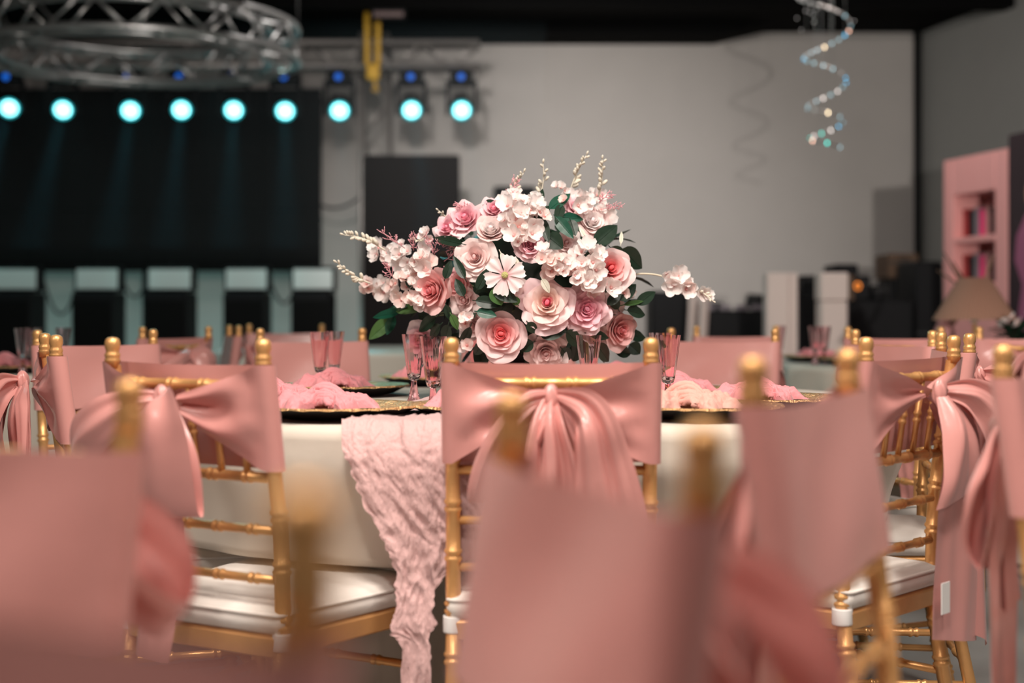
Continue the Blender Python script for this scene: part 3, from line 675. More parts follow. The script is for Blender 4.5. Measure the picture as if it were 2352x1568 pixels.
def rose_mesh(name, R, n, mt, seed, ruff=.06, open_=1.25, inner=.42):
    rnd = random.Random(seed); m = MB(); nu, nv = 10, 7
    for i in range(n):
        f = (i / (n - 1)) ** 1.15; az = i * 2.39996 + rnd.uniform(-.25, .25)
        op = (.10 if f < .3 else .10 + (open_ - .10) * ((f - .3) / .7) ** .85) + rnd.uniform(-.05, .08)
        ln = R * (.60 + .40 * f) * rnd.uniform(.94, 1.05); belly = R * (.045 + .22 * f); z0 = R * (.0 - .32 * f)
        wd = R * (.20 + .62 * f ** .7); curl = .35 + .7 * f; ph = rnd.uniform(0, 6.28); rf = R * ruff * (.3 + .9 * f)
        prof = []; r = R * .02; z = z0
        for j in range(nv + 1):
            t = j / nv; prof.append((r + belly * sin(min(1, t * 1.7) * pi / 2), z))
            a = op * (.5 + .65 * t) + curl * max(0, t - .62) ** 1.3 * 2.6
            r += ln / nv * sin(a); z += ln / nv * cos(a)
        tw = rnd.uniform(-.15, .15)
        def fn(u, v):
            s = 2 * u - 1; ve = v * (1 - .20 * s * s * s * s) * nv; j0 = min(nv - 1, int(ve)); fr = ve - j0
            r = prof[j0][0] * (1 - fr) + prof[j0 + 1][0] * fr; z = prof[j0][1] * (1 - fr) + prof[j0 + 1][1] * fr
            half = wd * (max(0.0, sin(pi * (.16 + .46 * v))) ** .6)
            da = max(-1.9, min(1.9, half * s / (r + .12 * wd)))
            edge = s * s
            rr = r * (1 + .05 * edge * (1 if f > .4 else -1)) + rf * .5 * v * v * sin(s * 4 + ph)
            zz = z + rf * v * v * sin(s * 5 + ph) + rf * .35 * v ** 3 * sin(s * 11 + 2 * ph) - .04 * ln * edge * edge * v + tw * s * .1 * R * v
            return (rr * cos(az + da), rr * sin(az + da), zz)
        m.grid(fn, nu, nv, tint=lambda u, v: min(1, max(0, f + .16 * (v - .45) + .05 * sin(i * 2.2))))
    k0 = len(m.v); m.lathe([(.07 * R, .1 * R), (.11 * R, .35 * R), (.10 * R, .52 * R), (.06 * R, .60 * R), (.03 * R, .57 * R), (.001, .60 * R)], 12, rmod=lambda q, r, z: 1 + .2 * sin(2 * q + z * 60))
    for q in range(k0, len(m.v)): m.t[q] = .06
    k0 = len(m.v); m.lathe([(.001, -.40 * R), (.14 * R, -.34 * R), (.20 * R, -.2 * R), (.05 * R, -.05 * R)], 10)
    for q in range(k0, len(m.v)): m.t[q] = 1.0
    return m.mesh(name, M[mt], tint=True)
ROSES = [  # px, py, radius px, material, petals, face offset (x,z), style
 (1152, 768, 58, 'rose_coral', 24, (-.05, .1), 1.2, .05), (1257, 700, 60, 'rose_heart', 26, (-.05, .25), 1.35, .10), (1347, 712, 58, 'rose_pink', 30, (.05, .1), 1.3, .13),
 (1400, 618, 57, 'rose_coral', 20, (.15, .15), .95, .05), (998, 666, 56, 'rose_peach', 20, (-.75, -.05), .95, .06), (972, 782, 46, 'rose_pink', 20, (-.55, -.35), 1.1, .08),
 (1094, 592, 50, 'rose_blush', 26, (-.25, .15), 1.2, .06), (1128, 532, 44, 'rose_white', 20, (-.05, .75), .75, .06), (1072, 505, 48, 'rose_pink', 24, (-.35, .6), 1.2, .09),
 (1033, 527, 40, 'rose_pink', 22, (-.6, .5), 1.2, .1), (1135, 484, 36, 'rose_pink', 22, (-.1, .7), 1.2, .1), (1218, 565, 40, 'rose_pink', 40, (.05, .3), 1.15, .16),
 (1420, 757, 48, 'rose_peach', 20, (.7, -.1), .95, .06), (1358, 512, 44, 'rose_white', 22, (.25, .5), 1.0, .08), (1325, 480, 38, 'rose_pink', 22, (.2, .7), 1.2, .1),
 (1252, 806, 52, 'rose_blush', 22, (.1, -.3), 1.3, .15), (1090, 745, 40, 'rose_blush', 16, (-.3, -.1), 1.35, .12), (1055, 655, 36, 'rose_peach', 16, (-.3, .1), 1.2, .1), (1070, 690, 40, 'rose_blush', 14, (-.3, 0), 1.4, .12),
 (1395, 690, 44, 'rose_blush', 18, (.5, .1), 1.4, .12), (1370, 760, 36, 'rose_blush', 16, (.3, -.2), 1.4, .12), (1180, 665, 38, 'rose_blush', 14, (0, 0), 1.4, .1), (1300, 560, 36, 'rose_blush', 14, (.1, .3), 1.4, .1)]
for i, (px, py, rp, mt, n, (fx, fz), op, rf) in enumerate(ROSES):
    q, nn = fpos(px, py, .0 if i < 16 else -.035)
    face = Vector((fx, -1, fz)).normalized()
    R = rp / F * q.y * 1.06
    pin('peony' if n == 40 else 'rose', rose_mesh('rose', R, n, mt, 20 + i, rf, op), q - face * R * .15, look(face, i * 1.3))
# small five petal blossoms
def blossom_mesh(seed, mt, R=.022, cup=.5, n=5):
    rnd = random.Random(seed); m = MB()
    for i in range(n):
        az = 2 * pi * i / n + rnd.uniform(-.12, .12)
        op = 1.15 + rnd.uniform(-.25, .2) - cup * .5; ln = R * rnd.uniform(.9, 1.1); k0 = len(m.v); wd = R * .47
        def fn(u, v, az=az, op=op, ln=ln, wd=wd):
            s = 2 * u - 1; r = ln * v * sin(op) * (1 + .08 * v); z = ln * v * cos(op) + .18 * R * v * v * (1 if cup < .4 else -.6)
            hw = wd * max(0, sin(pi * (.05 + .80 * v ** 1.15))) ** .8
            z += .16 * R * s * s * v; x = r * (1 - .10 * s * s * v); y = hw * s
            return (x * cos(az) - y * sin(az), x * sin(az) + y * cos(az), z)
        m.grid(fn, 5, 5, tint=lambda u, v: v)
    m.ball((0, 0, .003), .0035, 6, 4)
    return m.mesh('blossom', M[mt], tint=True)
BL = [blossom_mesh(s, mt, R, c) for s, (mt, R, c) in enumerate([('blossom', .024, .3), ('blossom', .021, .6), ('blossom_blush', .023, .4), ('blossom_blush', .019, .7), ('blossom', .019, .9)])]
rb = random.Random(11)
CL = [  # cluster: (px, py) list centre, spread, count, blush share
 ((885, 580), (28, 16), 9, .1), ((940, 580), (38, 26), 15, .15), ((975, 610), (34, 20), 9, .4), ((875, 655), (30, 18), 10, .6), ((925, 662), (36, 30), 15, .7), ((950, 695), (26, 14), 6, .8), ((835, 662), (14, 10), 3, .7),
 ((1195, 478), (46, 32), 20, .05), ((1225, 500), (26, 18), 6, .1), ((1200, 535), (26, 22), 8, .5), ((1178, 510), (24, 18), 5, .3), ((1290, 432), (14, 10), 3, 0), ((1355, 446), (24, 14), 6, 0), ((1320, 462), (26, 14), 6, .2), ((1382, 482), (18, 22), 6, .1),
 ((1275, 606), (34, 24), 12, .3), ((1308, 625), (24, 22), 7, .5), ((1352, 600), (28, 32), 13, 0), ((1345, 645), (22, 22), 7, .2), ((1390, 655), (24, 12), 4, .1), ((985, 545), (14, 10), 3, .2), ((1250, 590), (18, 14), 4, .2), ((1065, 800), (22, 12), 4, .6), ((1075, 735), (18, 18), 4, .6), ((1440, 660), (16, 16), 3, .4)]
for (c, (sx, sy), n, bs) in CL:
    for i in range(n):
        a = rb.uniform(0, 6.28); rr = sqrt(rb.random()); px, py = c[0] + sx * rr * cos(a), c[1] + sy * rr * sin(a)
        q, nn = fpos(px, py, rb.uniform(.0, .05))
        face = (Vector((rr * cos(a) * .7 + nn.x * .5, -1, -rr * sin(a) * .7 + .25 + nn.z * .4))).normalized()
        pin('blossom', BL[(2 + rb.randint(0, 1)) if rb.random() < bs else rb.choice((0, 1, 0, 4))], q, look(face, rb.uniform(0, 6)), rb.uniform(.75, 1.05))
# right hand arching spray
for px, py, s, d in [(1540, 640, 1.15, -1), (1558, 634, 1.1, 0), (1545, 655, 1.1, 0), (1580, 655, 1.0, 0), (1575, 664, 1.05, 0), (1568, 648, .9, 0), (1530, 628, .8, 0), (1613, 672, .85, 0), (1620, 678, .8, 0)]:
    pin('blossom', BL[rb.choice((0, 1, 2))], P(px, py, 3.30), look(Vector((rb.uniform(-.2, .6), -.8, rb.uniform(-.5, .4))).normalized(), px), s)
def spray(name, mt, pts, buds, r=.0016):
    m = MB(); m.tube([p_ - FL.location for p_ in pts], [r * (1.4 - .8 * i / len(pts)) for i in range(len(pts))], 6)
    o = m.build(name + '_stem' if name == 'bud' else name, M[mt], FL); return o
def bud_spray(p0, p1, n, bend=(0, 0, 0), sz=.006, start=.15):
    p0, p1, b = Vector(p0), Vector(p1), Vector(bend); m = MB(); pts = []
    for i in range(13):
        t = i / 12; pts.append(p0.lerp(p1, t) + b * (t * (1 - t) * 4) - FL.location)
    m.tube(pts, [.0022 - .0010 * i / 12 for i in range(13)], 6)
    ax = (p1 - p0).normalized(); rn = random.Random(int(p1.x * 9999) + n)
    for i in range(n):
        t = start + (1 - start) * i / (n - 1); k = min(11, int(t * 12)); c = pts[k].lerp(pts[k + 1], t * 12 - k); s = sz * (1.25 - .6 * t)
        side = Vector((rn.uniform(-1, 1), rn.uniform(-1, .2), rn.uniform(-1, 1))); side = (side - ax * side.dot(ax)).normalized()
        dv = (ax * 1.0 + side * (.9 if i < n - 1 else 0)).normalized(); mt_ = dv.to_track_quat('Z', 'Y').to_matrix()
        m.tube([c, c + dv * s * .9], .0009, 4); m.ball(c + dv * s * 1.8, s, 7, 5, (.62, .62, 1.15), mt_)
    m.build('bud_spray', M['bud'], FL)
for a, b, n, bend in [((885, 575), (792, 540), 16, (0, 0, .008)), ((850, 650), (776, 604), 15, (0, 0, -.006)), ((1175, 470), (1202, 398), 12, (-.006, 0, 0)), ((1235, 470), (1247, 377), 9, (.006, 0, 0)),
                      ((1308, 445), (1346, 358), 15, (-.004, 0, 0)), ((1374, 452), (1383, 368), 13, (.004, 0, 0)), ((985, 560), (950, 550), 7, (0, 0, 0)), ((1205, 510), (1215, 455), 7, (0, 0, 0)), ((1245, 470), (1232, 445), 5, (0, 0, 0)), ((1600, 668), (1636, 690), 6, (0, 0, .004)), ((1380, 690), (1365, 630), 8, (0, 0, 0)), ((1050, 520), (1008, 484), 8, (0, 0, 0))]:
    bud_spray(P(a[0], a[1], 3.30), P(b[0], b[1], 3.28), n, bend, .0068 if n > 8 else .005)
m = MB(); st = [P(1440, 640, 3.3), P(1460, 630, 3.3), P(1490, 629, 3.3), P(1520, 634, 3.3), P(1560, 650, 3.3), P(1600, 668, 3.3)]
m.tube([p_ - FL.location for p_ in [Vector(r) for r in catmull([list(p_) for p_ in st], 4)]], .0022, 6); m.build('stem', M['pale_stem'], FL)
# cosmos
def cosmos(px, py, R, face):
    q, _ = fpos(px, py, .03); m = MB()
    for i in range(6):
        az = 2 * pi * i / 6 + .3
        def fn(u, v, az=az):
            s = 2 * u - 1; r = R * (.12 + .88 * v) - (R * .07 * (.5 + .5 * cos(s * 9)) * sm(.7, 1, v)); hw = R * (.09 + .30 * sm(0, .8, v)) * (1 - .15 * sm(.8, 1, v))
            y = hw * s; z = R * (.22 * v - .12 * v * v) + .05 * R * cos(s * 6) * v
            return (r * cos(az) - y * sin(az), r * sin(az) + y * cos(az), z)
        m.grid(fn, 10, 6, tint=lambda u, v: v)
    o = pin('cosmos', m.mesh('cosmos', M['cosmos'], tint=True), q, look(face))
    e = MB(); e.ball((0, 0, .006), R * .17, 12, 8, (1, 1, .6)); e.build('flower_eye', M['cosmos_eye'], o)
cosmos(1160, 632, .046, Vector((-.1, -1, .05)).normalized())
# leaves
def leaf_mesh(L_, W, curl, fold, mt):
    m = MB()
    def fn(u, v):
        s = 2 * u - 1; vv = min(.9995, max(.0005, v)); wv = W * vv ** .6 * (1 - vv) ** .9 / .364
        x = s * wv * .5; z = fold * abs(x) - curl * L_ * v * v + .006 * L_ * sin(v * 20) * abs(s)
        return (x, v * L_, z)
    m.grid(fn, 6, 12)
    m.tube([(0, -.12 * L_, -.002), (0, .05 * L_, .0004), (0, .5 * L_, -curl * L_ * .25 + .0004), (0, .97 * L_, -curl * L_ * .94)], [.0011, .0012, .0008, .0003], 5)
    return m.mesh('leaf', M[mt])
def leaf(b, t, wpx, mt='leaf', depth=0.02, tilt=0.0, curl=.05):
    qb, nb = fpos(b[0], b[1], depth); qt, nt = fpos(t[0], t[1], depth)
    qt = P(t[0], t[1], min(qt.y, qb.y + .05))
    ax = qt - qb; L_ = ax.length * 1.03; yv = ax.normalized(); zv = Vector((tilt, -1, .25)); zv = (zv - yv * zv.dot(yv)).normalized(); xv = yv.cross(zv)
    q = Matrix((xv, yv, zv)).transposed().to_quaternion()
    pin('leaf', leaf_mesh(L_, wpx / F * qb.y, curl, .25, mt), qb, q)
LV = [((1366, 562), (1418, 516), 42, 'leaf'), ((1428, 572), (1476, 616), 46, 'leaf'), ((1402, 568), (1436, 600), 34, 'leaf'), ((1262, 480), (1310, 443), 30, 'leaf_emerald'), ((1235, 480), (1246, 432), 20, 'leaf'), ((1290, 498), (1340, 503), 24, 'leaf_emerald'),
      ((1276, 498), (1316, 546), 28, 'leaf_emerald'), ((1244, 502), (1260, 555), 24, 'leaf'), ((1256, 540), (1292, 570), 42, 'leaf'), ((1228, 505), (1265, 470), 24, 'leaf'), ((1290, 470), (1278, 510), 24, 'leaf'), ((1310, 505), (1322, 540), 26, 'leaf'),
      ((958, 668), (938, 614), 38, 'leaf'), ((1068, 640), (1042, 588), 22, 'leaf'), ((1066, 680), (1046, 640), 24, 'leaf'), ((1022, 640), (1036, 598), 22, 'leaf'), ((1096, 665), (1122, 615), 24, 'leaf'), ((1062, 560), (996, 545), 24, 'leaf'), ((1112, 470), (1138, 462), 18, 'leaf'),
      ((920, 715), (855, 728), 22, 'leaf_emerald'), ((910, 706), (958, 712), 30, 'leaf_green'), ((898, 732), (848, 778), 34, 'leaf_green'), ((905, 725), (888, 768), 24, 'leaf_emerald'), ((880, 722), (930, 700), 22, 'leaf_emerald'),
      ((1135, 660), (1152, 700), 40, 'leaf_green'), ((1132, 662), (1188, 692), 34, 'leaf'), ((1092, 690), (1150, 700), 30, 'leaf'), ((1095, 715), (1140, 725), 26, 'leaf_emerald'), ((1036, 722), (1052, 757), 20, 'leaf_green'), ((1002, 728), (960, 760), 32, 'leaf'),
      ((1030, 745), (1020, 790), 28, 'leaf'), ((1080, 750), (1056, 800), 24, 'leaf'), ((1190, 700), (1178, 680), 20, 'leaf_green'), ((1024, 700), (1034, 735), 18, 'leaf'), ((1012, 745), (985, 780), 26, 'leaf'), ((1240, 770), (1300, 760), 34, 'leaf'), ((1225, 785), (1195, 805), 30, 'leaf'),
      ((1300, 760), (1335, 795), 34, 'leaf'), ((1350, 765), (1400, 775), 24, 'leaf'), ((1422, 690), (1462, 652), 30, 'leaf'), ((1420, 710), (1392, 660), 26, 'leaf'), ((1440, 712), (1483, 722), 30, 'leaf'), ((1462, 700), (1506, 668), 28, 'leaf'), ((1432, 700), (1480, 690), 12, 'leaf_green'),
      ((1440, 768), (1484, 775), 30, 'leaf'), ((1446, 790), (1470, 812), 34, 'leaf'), ((1408, 800), (1450, 812), 34, 'leaf'), ((1370, 790), (1400, 830), 36, 'leaf'), ((1330, 790), (1316, 830), 34, 'leaf'), ((1290, 800), (1310, 826), 30, 'leaf'), ((1432, 640), (1455, 640), 26, 'leaf'),
      ((1500, 790), (1532, 800), 20, 'leaf'), ((962, 800), (975, 838), 22, 'leaf'), ((1000, 800), (1008, 830), 20, 'leaf'), ((1108, 790), (1090, 815), 24, 'leaf'), ((1212, 740), (1232, 765), 24, 'leaf'), ((1395, 700), (1428, 668), 24, 'leaf')]
for b, t, wd, mt in LV: leaf(b, t, wd, mt, rb.uniform(.015, .035), rb.uniform(-.3, .3))
for (b, t, wd) in [((1150, 580), (1180, 640), 16), ((1175, 590), (1195, 612), 14), ((1245, 640), (1262, 672), 18), ((1426, 560), (1428, 530), 9), ((1345, 545), (1330, 520), 10)]: leaf(b, t, wd, 'sage', .03)
# shadowed inner foliage that fills the dome
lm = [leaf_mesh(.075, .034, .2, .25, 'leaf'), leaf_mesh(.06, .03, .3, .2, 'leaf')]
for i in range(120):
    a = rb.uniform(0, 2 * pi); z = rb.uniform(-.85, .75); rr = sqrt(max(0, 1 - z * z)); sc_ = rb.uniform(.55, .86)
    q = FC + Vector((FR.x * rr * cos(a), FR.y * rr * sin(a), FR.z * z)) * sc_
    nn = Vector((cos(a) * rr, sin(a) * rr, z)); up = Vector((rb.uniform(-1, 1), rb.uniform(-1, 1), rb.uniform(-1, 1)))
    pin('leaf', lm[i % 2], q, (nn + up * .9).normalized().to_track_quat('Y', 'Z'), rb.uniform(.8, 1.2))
# core, stems, vase
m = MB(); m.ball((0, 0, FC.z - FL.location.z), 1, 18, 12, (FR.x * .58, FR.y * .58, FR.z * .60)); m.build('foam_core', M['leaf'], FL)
m = MB(); m.lathe([(.07, 0), (.075, .004), (.05, .015), (.045, .04), (.07, .08), (.11, .12), (.108, .12), (.06, .075), (.001, .06)], 28); m.build('vase', M['black_gloss'], FL)
for i in range(26):
    a = rb.uniform(0, 2 * pi); q = FC + Vector((FR.x * .9 * cos(a), FR.y * .8 * sin(a), FR.z * rb.uniform(-.6, .7))) ; q = FC.lerp(q, .78); m = MB()
    c0_ = Vector((.02, 3.42, .9)); mid = c0_.lerp(q, .55) + Vector((0, 0, .04))
    m.tube([p_ - FL.location for p_ in (c0_, c0_.lerp(mid, .6), mid, q)], .0018, 5); m.build('stem', M['stem'], FL)
def twig(px, py, dx, dy, seed):
    rn = random.Random(seed); m = MB(); q = P(px, py, 3.24) - FL.location; ax = (P(px + dx, py + dy, 3.22) - P(px, py, 3.24))
    m.tube([q, q + ax], .0009, 4)
    for i in range(12):
        t = .2 + .8 * i / 11; c = q + ax * t; s = Vector((rn.uniform(-1, 1), rn.uniform(-.6, .4), rn.uniform(-1, 1))).normalized(); e = c + (ax.normalized() * .7 + s) * .014 * (1.3 - .6 * t)
        m.tube([c, e], .0007, 4)
        for k_ in range(2):
            g = c.lerp(e, .6); m.tube([g, g + (ax.normalized() + Vector((rn.uniform(-1, 1), 0, rn.uniform(-1, 1)))) * .007], .0006, 4)
    m.build('pink_twig', M['twig'], FL)
for i, a in enumerate([(930, 570, -48, -34), (950, 575, 0, -30), (1020, 600, 40, -30), (1060, 575, -45, -18), (1010, 615, 30, 10), (905, 640, -18, -25), (1000, 590, -15, -40), (1385, 480, 34, -8), (1375, 465, 22, -18), (1170, 460, 14, -42), (1080, 480, -28, -8), (1060, 620, 30, 20)]): twig(*a, i)

# ------------------------------------------------------------------ trusses and stage lights
def chord_pts_ring(R, z, n=72): return [(R * cos(2 * pi * i / n), R * sin(2 * pi * i / n), z) for i in range(n)] + [(R, 0, z)]
ring = thing('ring_truss', 'circular aluminium truss hanging above the stage front', 'truss', ((308 - CX) / F * 10, 10.0, 2.77))
for R, z in ((1.14, 0), (1.14, .222), (.94, 0), (.94, .222)):
    m = MB(); m.tube(chord_pts_ring(R, z), .024, 8, cap=False); m.build('chord', M['alu'], ring)
nb = 28
def pol(R, k, z): a = 2 * pi * k / nb; return (R * cos(a), R * sin(a), z)
for k in range(nb):
    for (R0, z0, R1, z1) in ((1.14, 0, 1.14, .222), (.94, 0, .94, .222), (1.14, 0, .94, 0), (1.14, .222, .94, .222)):
        m = MB(); s = k % 2
        a, b = (pol(R0, k, z0), pol(R1, k + 1, z1)) if s == 0 else (pol(R1, k, z1), pol(R0, k + 1, z0))
        m.tube([a, b], .011, 6); m.build('brace', M['alu'], ring)
for k in range(3):
    a = .1 + 2 * pi * k / 3; m = MB(); m.tube([(1.14 * cos(a), 1.14 * sin(a), .22), (1.14 * cos(a), 1.14 * sin(a), .765)], .005, 6); m.build('wire', M['cable'], ring)
SY = 12.0
def zz(py, d=SY): return CAMH - (py - HZ) / F * d
def xx(px, d=SY): return (px - CX) / F * d
tr = thing('straight_truss', 'long straight aluminium truss carrying the stage spotlights', 'truss', (0, SY, 0))
x0, x1 = -6.5, xx(1102); zt, zb = zz(102), zz(156)
for y, z in ((-.11, zt), (.11, zt), (-.11, zb), (.11, zb)):
    m = MB(); m.tube([(x0, y, z), (x1, y, z)], .024, 8); m.build('chord', M['alu_dull'], tr)
nseg = 26
for k in range(nseg):
    xa, xb = x0 + (x1 - x0) * k / nseg, x0 + (x1 - x0) * (k + 1) / nseg
    for y in (-.11, .11):
        m = MB(); m.tube([(xa, y, zb if k % 2 else zt), (xb, y, zt if k % 2 else zb)], .011, 6); m.build('brace', M['alu_dull'], tr)
    m = MB(); m.tube([(xa, -.11 if k % 2 else .11, zb), (xb, .11 if k % 2 else -.11, zb)], .011, 6); m.build('brace', M['alu_dull'], tr)
tw = thing('tower_truss', 'vertical aluminium truss tower behind the yellow straps', 'truss', (xx(862, 12.35), 12.35, 0))
for x, y in ((-.11, -.11), (.11, -.11), (-.11, .11), (.11, .11)):
    m = MB(); m.tube([(x, y, 0), (x, y, 3.4)], .022, 8); m.build('chord', M['alu_dull'], tw)
for k in range(12):
    for y in (-.11, .11):
        m = MB(); s = 1 if k % 2 else -1; m.tube([(-.11 * s, y, .28 * k), (.11 * s, y, .28 * k + .28)], .010, 6); m.build('brace', M['alu_dull'], tw)
ho = thing('chain_hoist', 'yellow hoist straps and hook around the straight truss', 'hoist', (xx(856, 11.8), 11.8, 0))
for s in (-1, 1):
    m = MB(); m.bbox(s * .045 - .022, s * .045 + .022, -.03, .0, zz(150, 11.8), 3.5, .006); m.build('strap', M['yellow'], ho)
m = MB(); m.bbox(-.05, .06, -.06, .03, zz(185, 11.8), zz(148, 11.8), .015); m.build('housing', M['yellow'], ho)
m = MB(); m.tube([(.02, -.02, zz(180, 11.8)), (.02, -.02, zz(196, 11.8)), (.05, -.02, zz(206, 11.8)), (.03, -.02, zz(212, 11.8)), (.0, -.02, zz(204, 11.8))], .012, 8); m.build('hook', M['yellow'], ho)
LX = [22, 145, 300, 417, 537, 655, 780, 945, 1060]; LYp = [252, 256, 258, 256, 257, 259, 258, 257, 257]; ordn = 'first second third fourth fifth sixth seventh eighth ninth'.split()
for i, (px, py) in enumerate(zip(LX, LYp)):
    x, z = xx(px), zz(py); top = zb - .03
    t = thing('moving_head_spotlight', '%s cyan spotlight from the left under the straight truss' % ordn[i], 'spotlight', (x, SY, 0), 0, 'cyan moving head spotlights')
    m = MB(); m.bbox(-.10, .10, -.09, .09, top - .11, top, .015); b_ = m.build('base', M['black'], t)
    m = MB(); m.lathe([(.001, 0), (.028, 0), (.028, .006), (.001, .006)], 12)
    m.v = [(v[0], -.092 - v[2], top - .06 + v[1]) for v in m.v]; m.build('display', M['blue_led'], b_)
    m = MB(); m.bbox(-.03, .03, -.02, .02, top - .01, top + .06, .006); m.build('clamp', M['black'], t)
    for s in (-1, 1):
        m = MB(); m.bbox(s * .118 - .014, s * .118 + .014, -.04, .04, z - .03, top - .08, .01); m.build('yoke_arm', M['black'], t)
    m = MB(); m.bbox(-.13, .13, -.05, .05, top - .125, top - .10, .008); m.build('yoke', M['black'], t)
    aim = Vector((.26 - .02 * i, -1, -.46)).normalized(); mt_ = aim.to_track_quat('Z', 'Y').to_matrix()
    m = MB(); m.lathe([(.02, -.19), (.07, -.18), (.092, -.12), (.095, .05), (.088, .07), (.080, .055)], 20); m.v = [tuple(mt_ @ Vector(v) + Vector((0, 0, z + .02)) - aim * .04) for v in m.v]
    hd = m.build('head', M['black'], t)
    m = MB(); m.lathe([(.066, .055), (.082, .060), (.083, .052), (.066, .045)], 24, cap=False); m.v = [tuple(mt_ @ Vector(v) + Vector((0, 0, z + .02)) - aim * .03) for v in m.v]; m.build('lens_ring', M['lens_rim'], hd)
    m = MB(); m.lathe([(.068, .045), (.062, .066), (.045, .083), (.024, .092), (.001, .095)], 20); m.v = [tuple(mt_ @ Vector(v) + Vector((0, 0, z + .02)) - aim * .03) for v in m.v]; m.build('lens', M['lens'], hd)
    lamp('stage_beam', 'SPOT', Vector((x, SY, z + .02)) + aim * .085, Vector((x, SY, z)) + aim * 5, 420, (.12, .80, 1), spot_size=radians(5), spot_blend=.5, shadow_soft_size=.05)
hz = MB(); hz.box(-5.2, .2, 8.2, 11.7, 1.395, 2.68); hzo = hz.build('stage_haze', M['haze'], smooth=False); tag(hzo, 'thin haze in front of the LED wall lit by cyan beams', 'haze', kind='stuff')
# LED wall
lw = thing('led_wall', 'large black LED wall hanging behind the cyan spotlights', 'screen', (0, 12.6, 0))
xe = xx(735, 12.5); zlo, zhi = zz(622, 12.5), zz(200, 12.5)
pm = None
nx, nz = 9, 3; pw = (xe + 6.3) / nx; ph_ = (zhi - zlo) / nz
pmesh = MB().bbox(0, pw - .004, -.04, .04, 0, ph_ - .004, .003).mesh('panel', M['screen'], smooth=False)
for i in range(nx):
    for j in range(nz):
        o = link('panel', pmesh, lw); o.location = (-6.3 + pw * i, 0, zlo + ph_ * j)
m = MB(); m.tube([(-6.3, .07, zhi - .1), (xe, .07, zhi - .1)], .03, 6); m.build('frame', M['black'], lw)
for s in range(4):
    m = MB(); x = -6 + s * (xe + 5.8) / 3; m.tube([(x, .06, zhi - .1), (x, .06, zhi + .15), (x, -.4, zt - .05)], .012, 6); m.build('hanger', M['cable'], lw)
    m = MB(); m.box(x - .03, x + .03, .05, .09, 0, zhi - .1); m.build('upright', M['black'], lw, smooth=False)
# tall black panel
xp0, xp1 = xx(835, 11.9), xx(1056, 11.9)
t = thing('tall_black_panel', 'tall dark panel standing behind the flowers', 'panel', ((xp0 + xp1) / 2, 11.9, 0)); hw = (xp1 - xp0) / 2
m = MB(); m.bbox(-hw, hw, -.05, .05, .04, zz(357, 11.9), .012); m.build('panel', M['poster'], t, smooth=False)
m = MB(); m.bbox(-hw, hw, -.25, .25, 0, .04, .01); m.build('base', M['black'], t, smooth=False)
# small black wall speaker
t = thing('wall_speaker', 'small black box on the back wall behind flower tops', 'speaker', (xx(1182, 12.85), 12.85, zz(470, 12.85)))
m = MB(); m.bbox(-.19, .19, -.14, .14, -.20, .155, .015); m.build('cabinet', M['black'], t, smooth=False)
m = MB(); m.bbox(-.17, .17, -.155, -.14, -.18, .135, .006); m.build('grille', M['screen'], t, smooth=False)
# strobes on stage boxes
for i, (px, wp) in enumerate([(42, 100), (228, 100), (394, 102), (569, 98), (721, 95)]):
    d = 11.3; x = xx(px, d); w2 = wp / F * d / 2
    t = thing('stage_box', '%s black stage box from the left below the LED wall' % ordn[i], 'box', (x, d, 0), 0, 'black stage boxes'); t['group'] = 'black stage boxes'
    m = MB(); m.bbox(-w2 * .93, w2 * .93, -.2, .2, .02, zz(672, d), .012); m.build('cabinet', M['black'], t, smooth=False)
    m = MB(); m.bbox(-w2 * .85, w2 * .85, -.212, -.2, .06, zz(690, d), .005); m.build('grille', M['screen'], t, smooth=False)
    for s in (-1, 1):
        m = MB(); m.tube([(s * w2 * .8, -.15, 0), (s * w2 * .8, -.15, .02)], .02, 8); m.build('foot', M['black'], t)
    t = thing('stage_strobe', '%s pale lit strobe panel from left, on its black box' % ordn[i], 'light', (x, d, zz(672, d)), 0, 'strobe panels on the stage boxes')
    h0 = zz(612, d) - zz(672, d)
    m = MB(); m.bbox(-w2 * 1.06, w2 * 1.06, -.06, .10, .004, h0, .012); m.build('housing', M['black'], t, smooth=False)
    m = MB(); m.bbox(-w2 * .94, w2 * .94, -.068, -.055, .028, h0 - .024, .004); m.build('face', M['strobe'], t, smooth=False)
    m = MB(); m.tube([(-w2 * .1, 0, h0), (-w2 * .06, 0, h0 + .025), (w2 * .06, 0, h0 + .025), (w2 * .1, 0, h0)], .006, 6); m.build('handle', M['black'], t)
    lamp('strobe_face_fill', 'SPOT', (x - .1, d - 1.0, 2.9), (x, d, 1.2), 34, (.38, .95, .92), spot_size=radians(30), spot_blend=.6, shadow_soft_size=.1)  # added unseen spot tinting the strobe face cyan
for i, (a, b, sag) in enumerate([((95, 622), (185, 622), 100), ((275, 622), (345, 622), 60), ((615, 622), (690, 622), 75), ((733, 470), (840, 440), 20)]):
    m = MB(); pts = []
    for k_ in range(13):
        q = k_ / 12; pts.append(P(a[0] + (b[0] - a[0]) * q, a[1] + (b[1] - a[1]) * q + sag * 4 * q * (1 - q), 12.6 if i < 3 else 12.6 - .25 * q))
    m.tube(pts, .012, 6); o = m.build('stage_cable', M['cable']); tag(o, ['black cable sagging between first two stage boxes', 'black cable sagging between second and third stage boxes', 'black cable sagging between last two stage boxes', 'black cable drooping beside the tall dark panel'][i], 'cable', 'sagging stage cables')
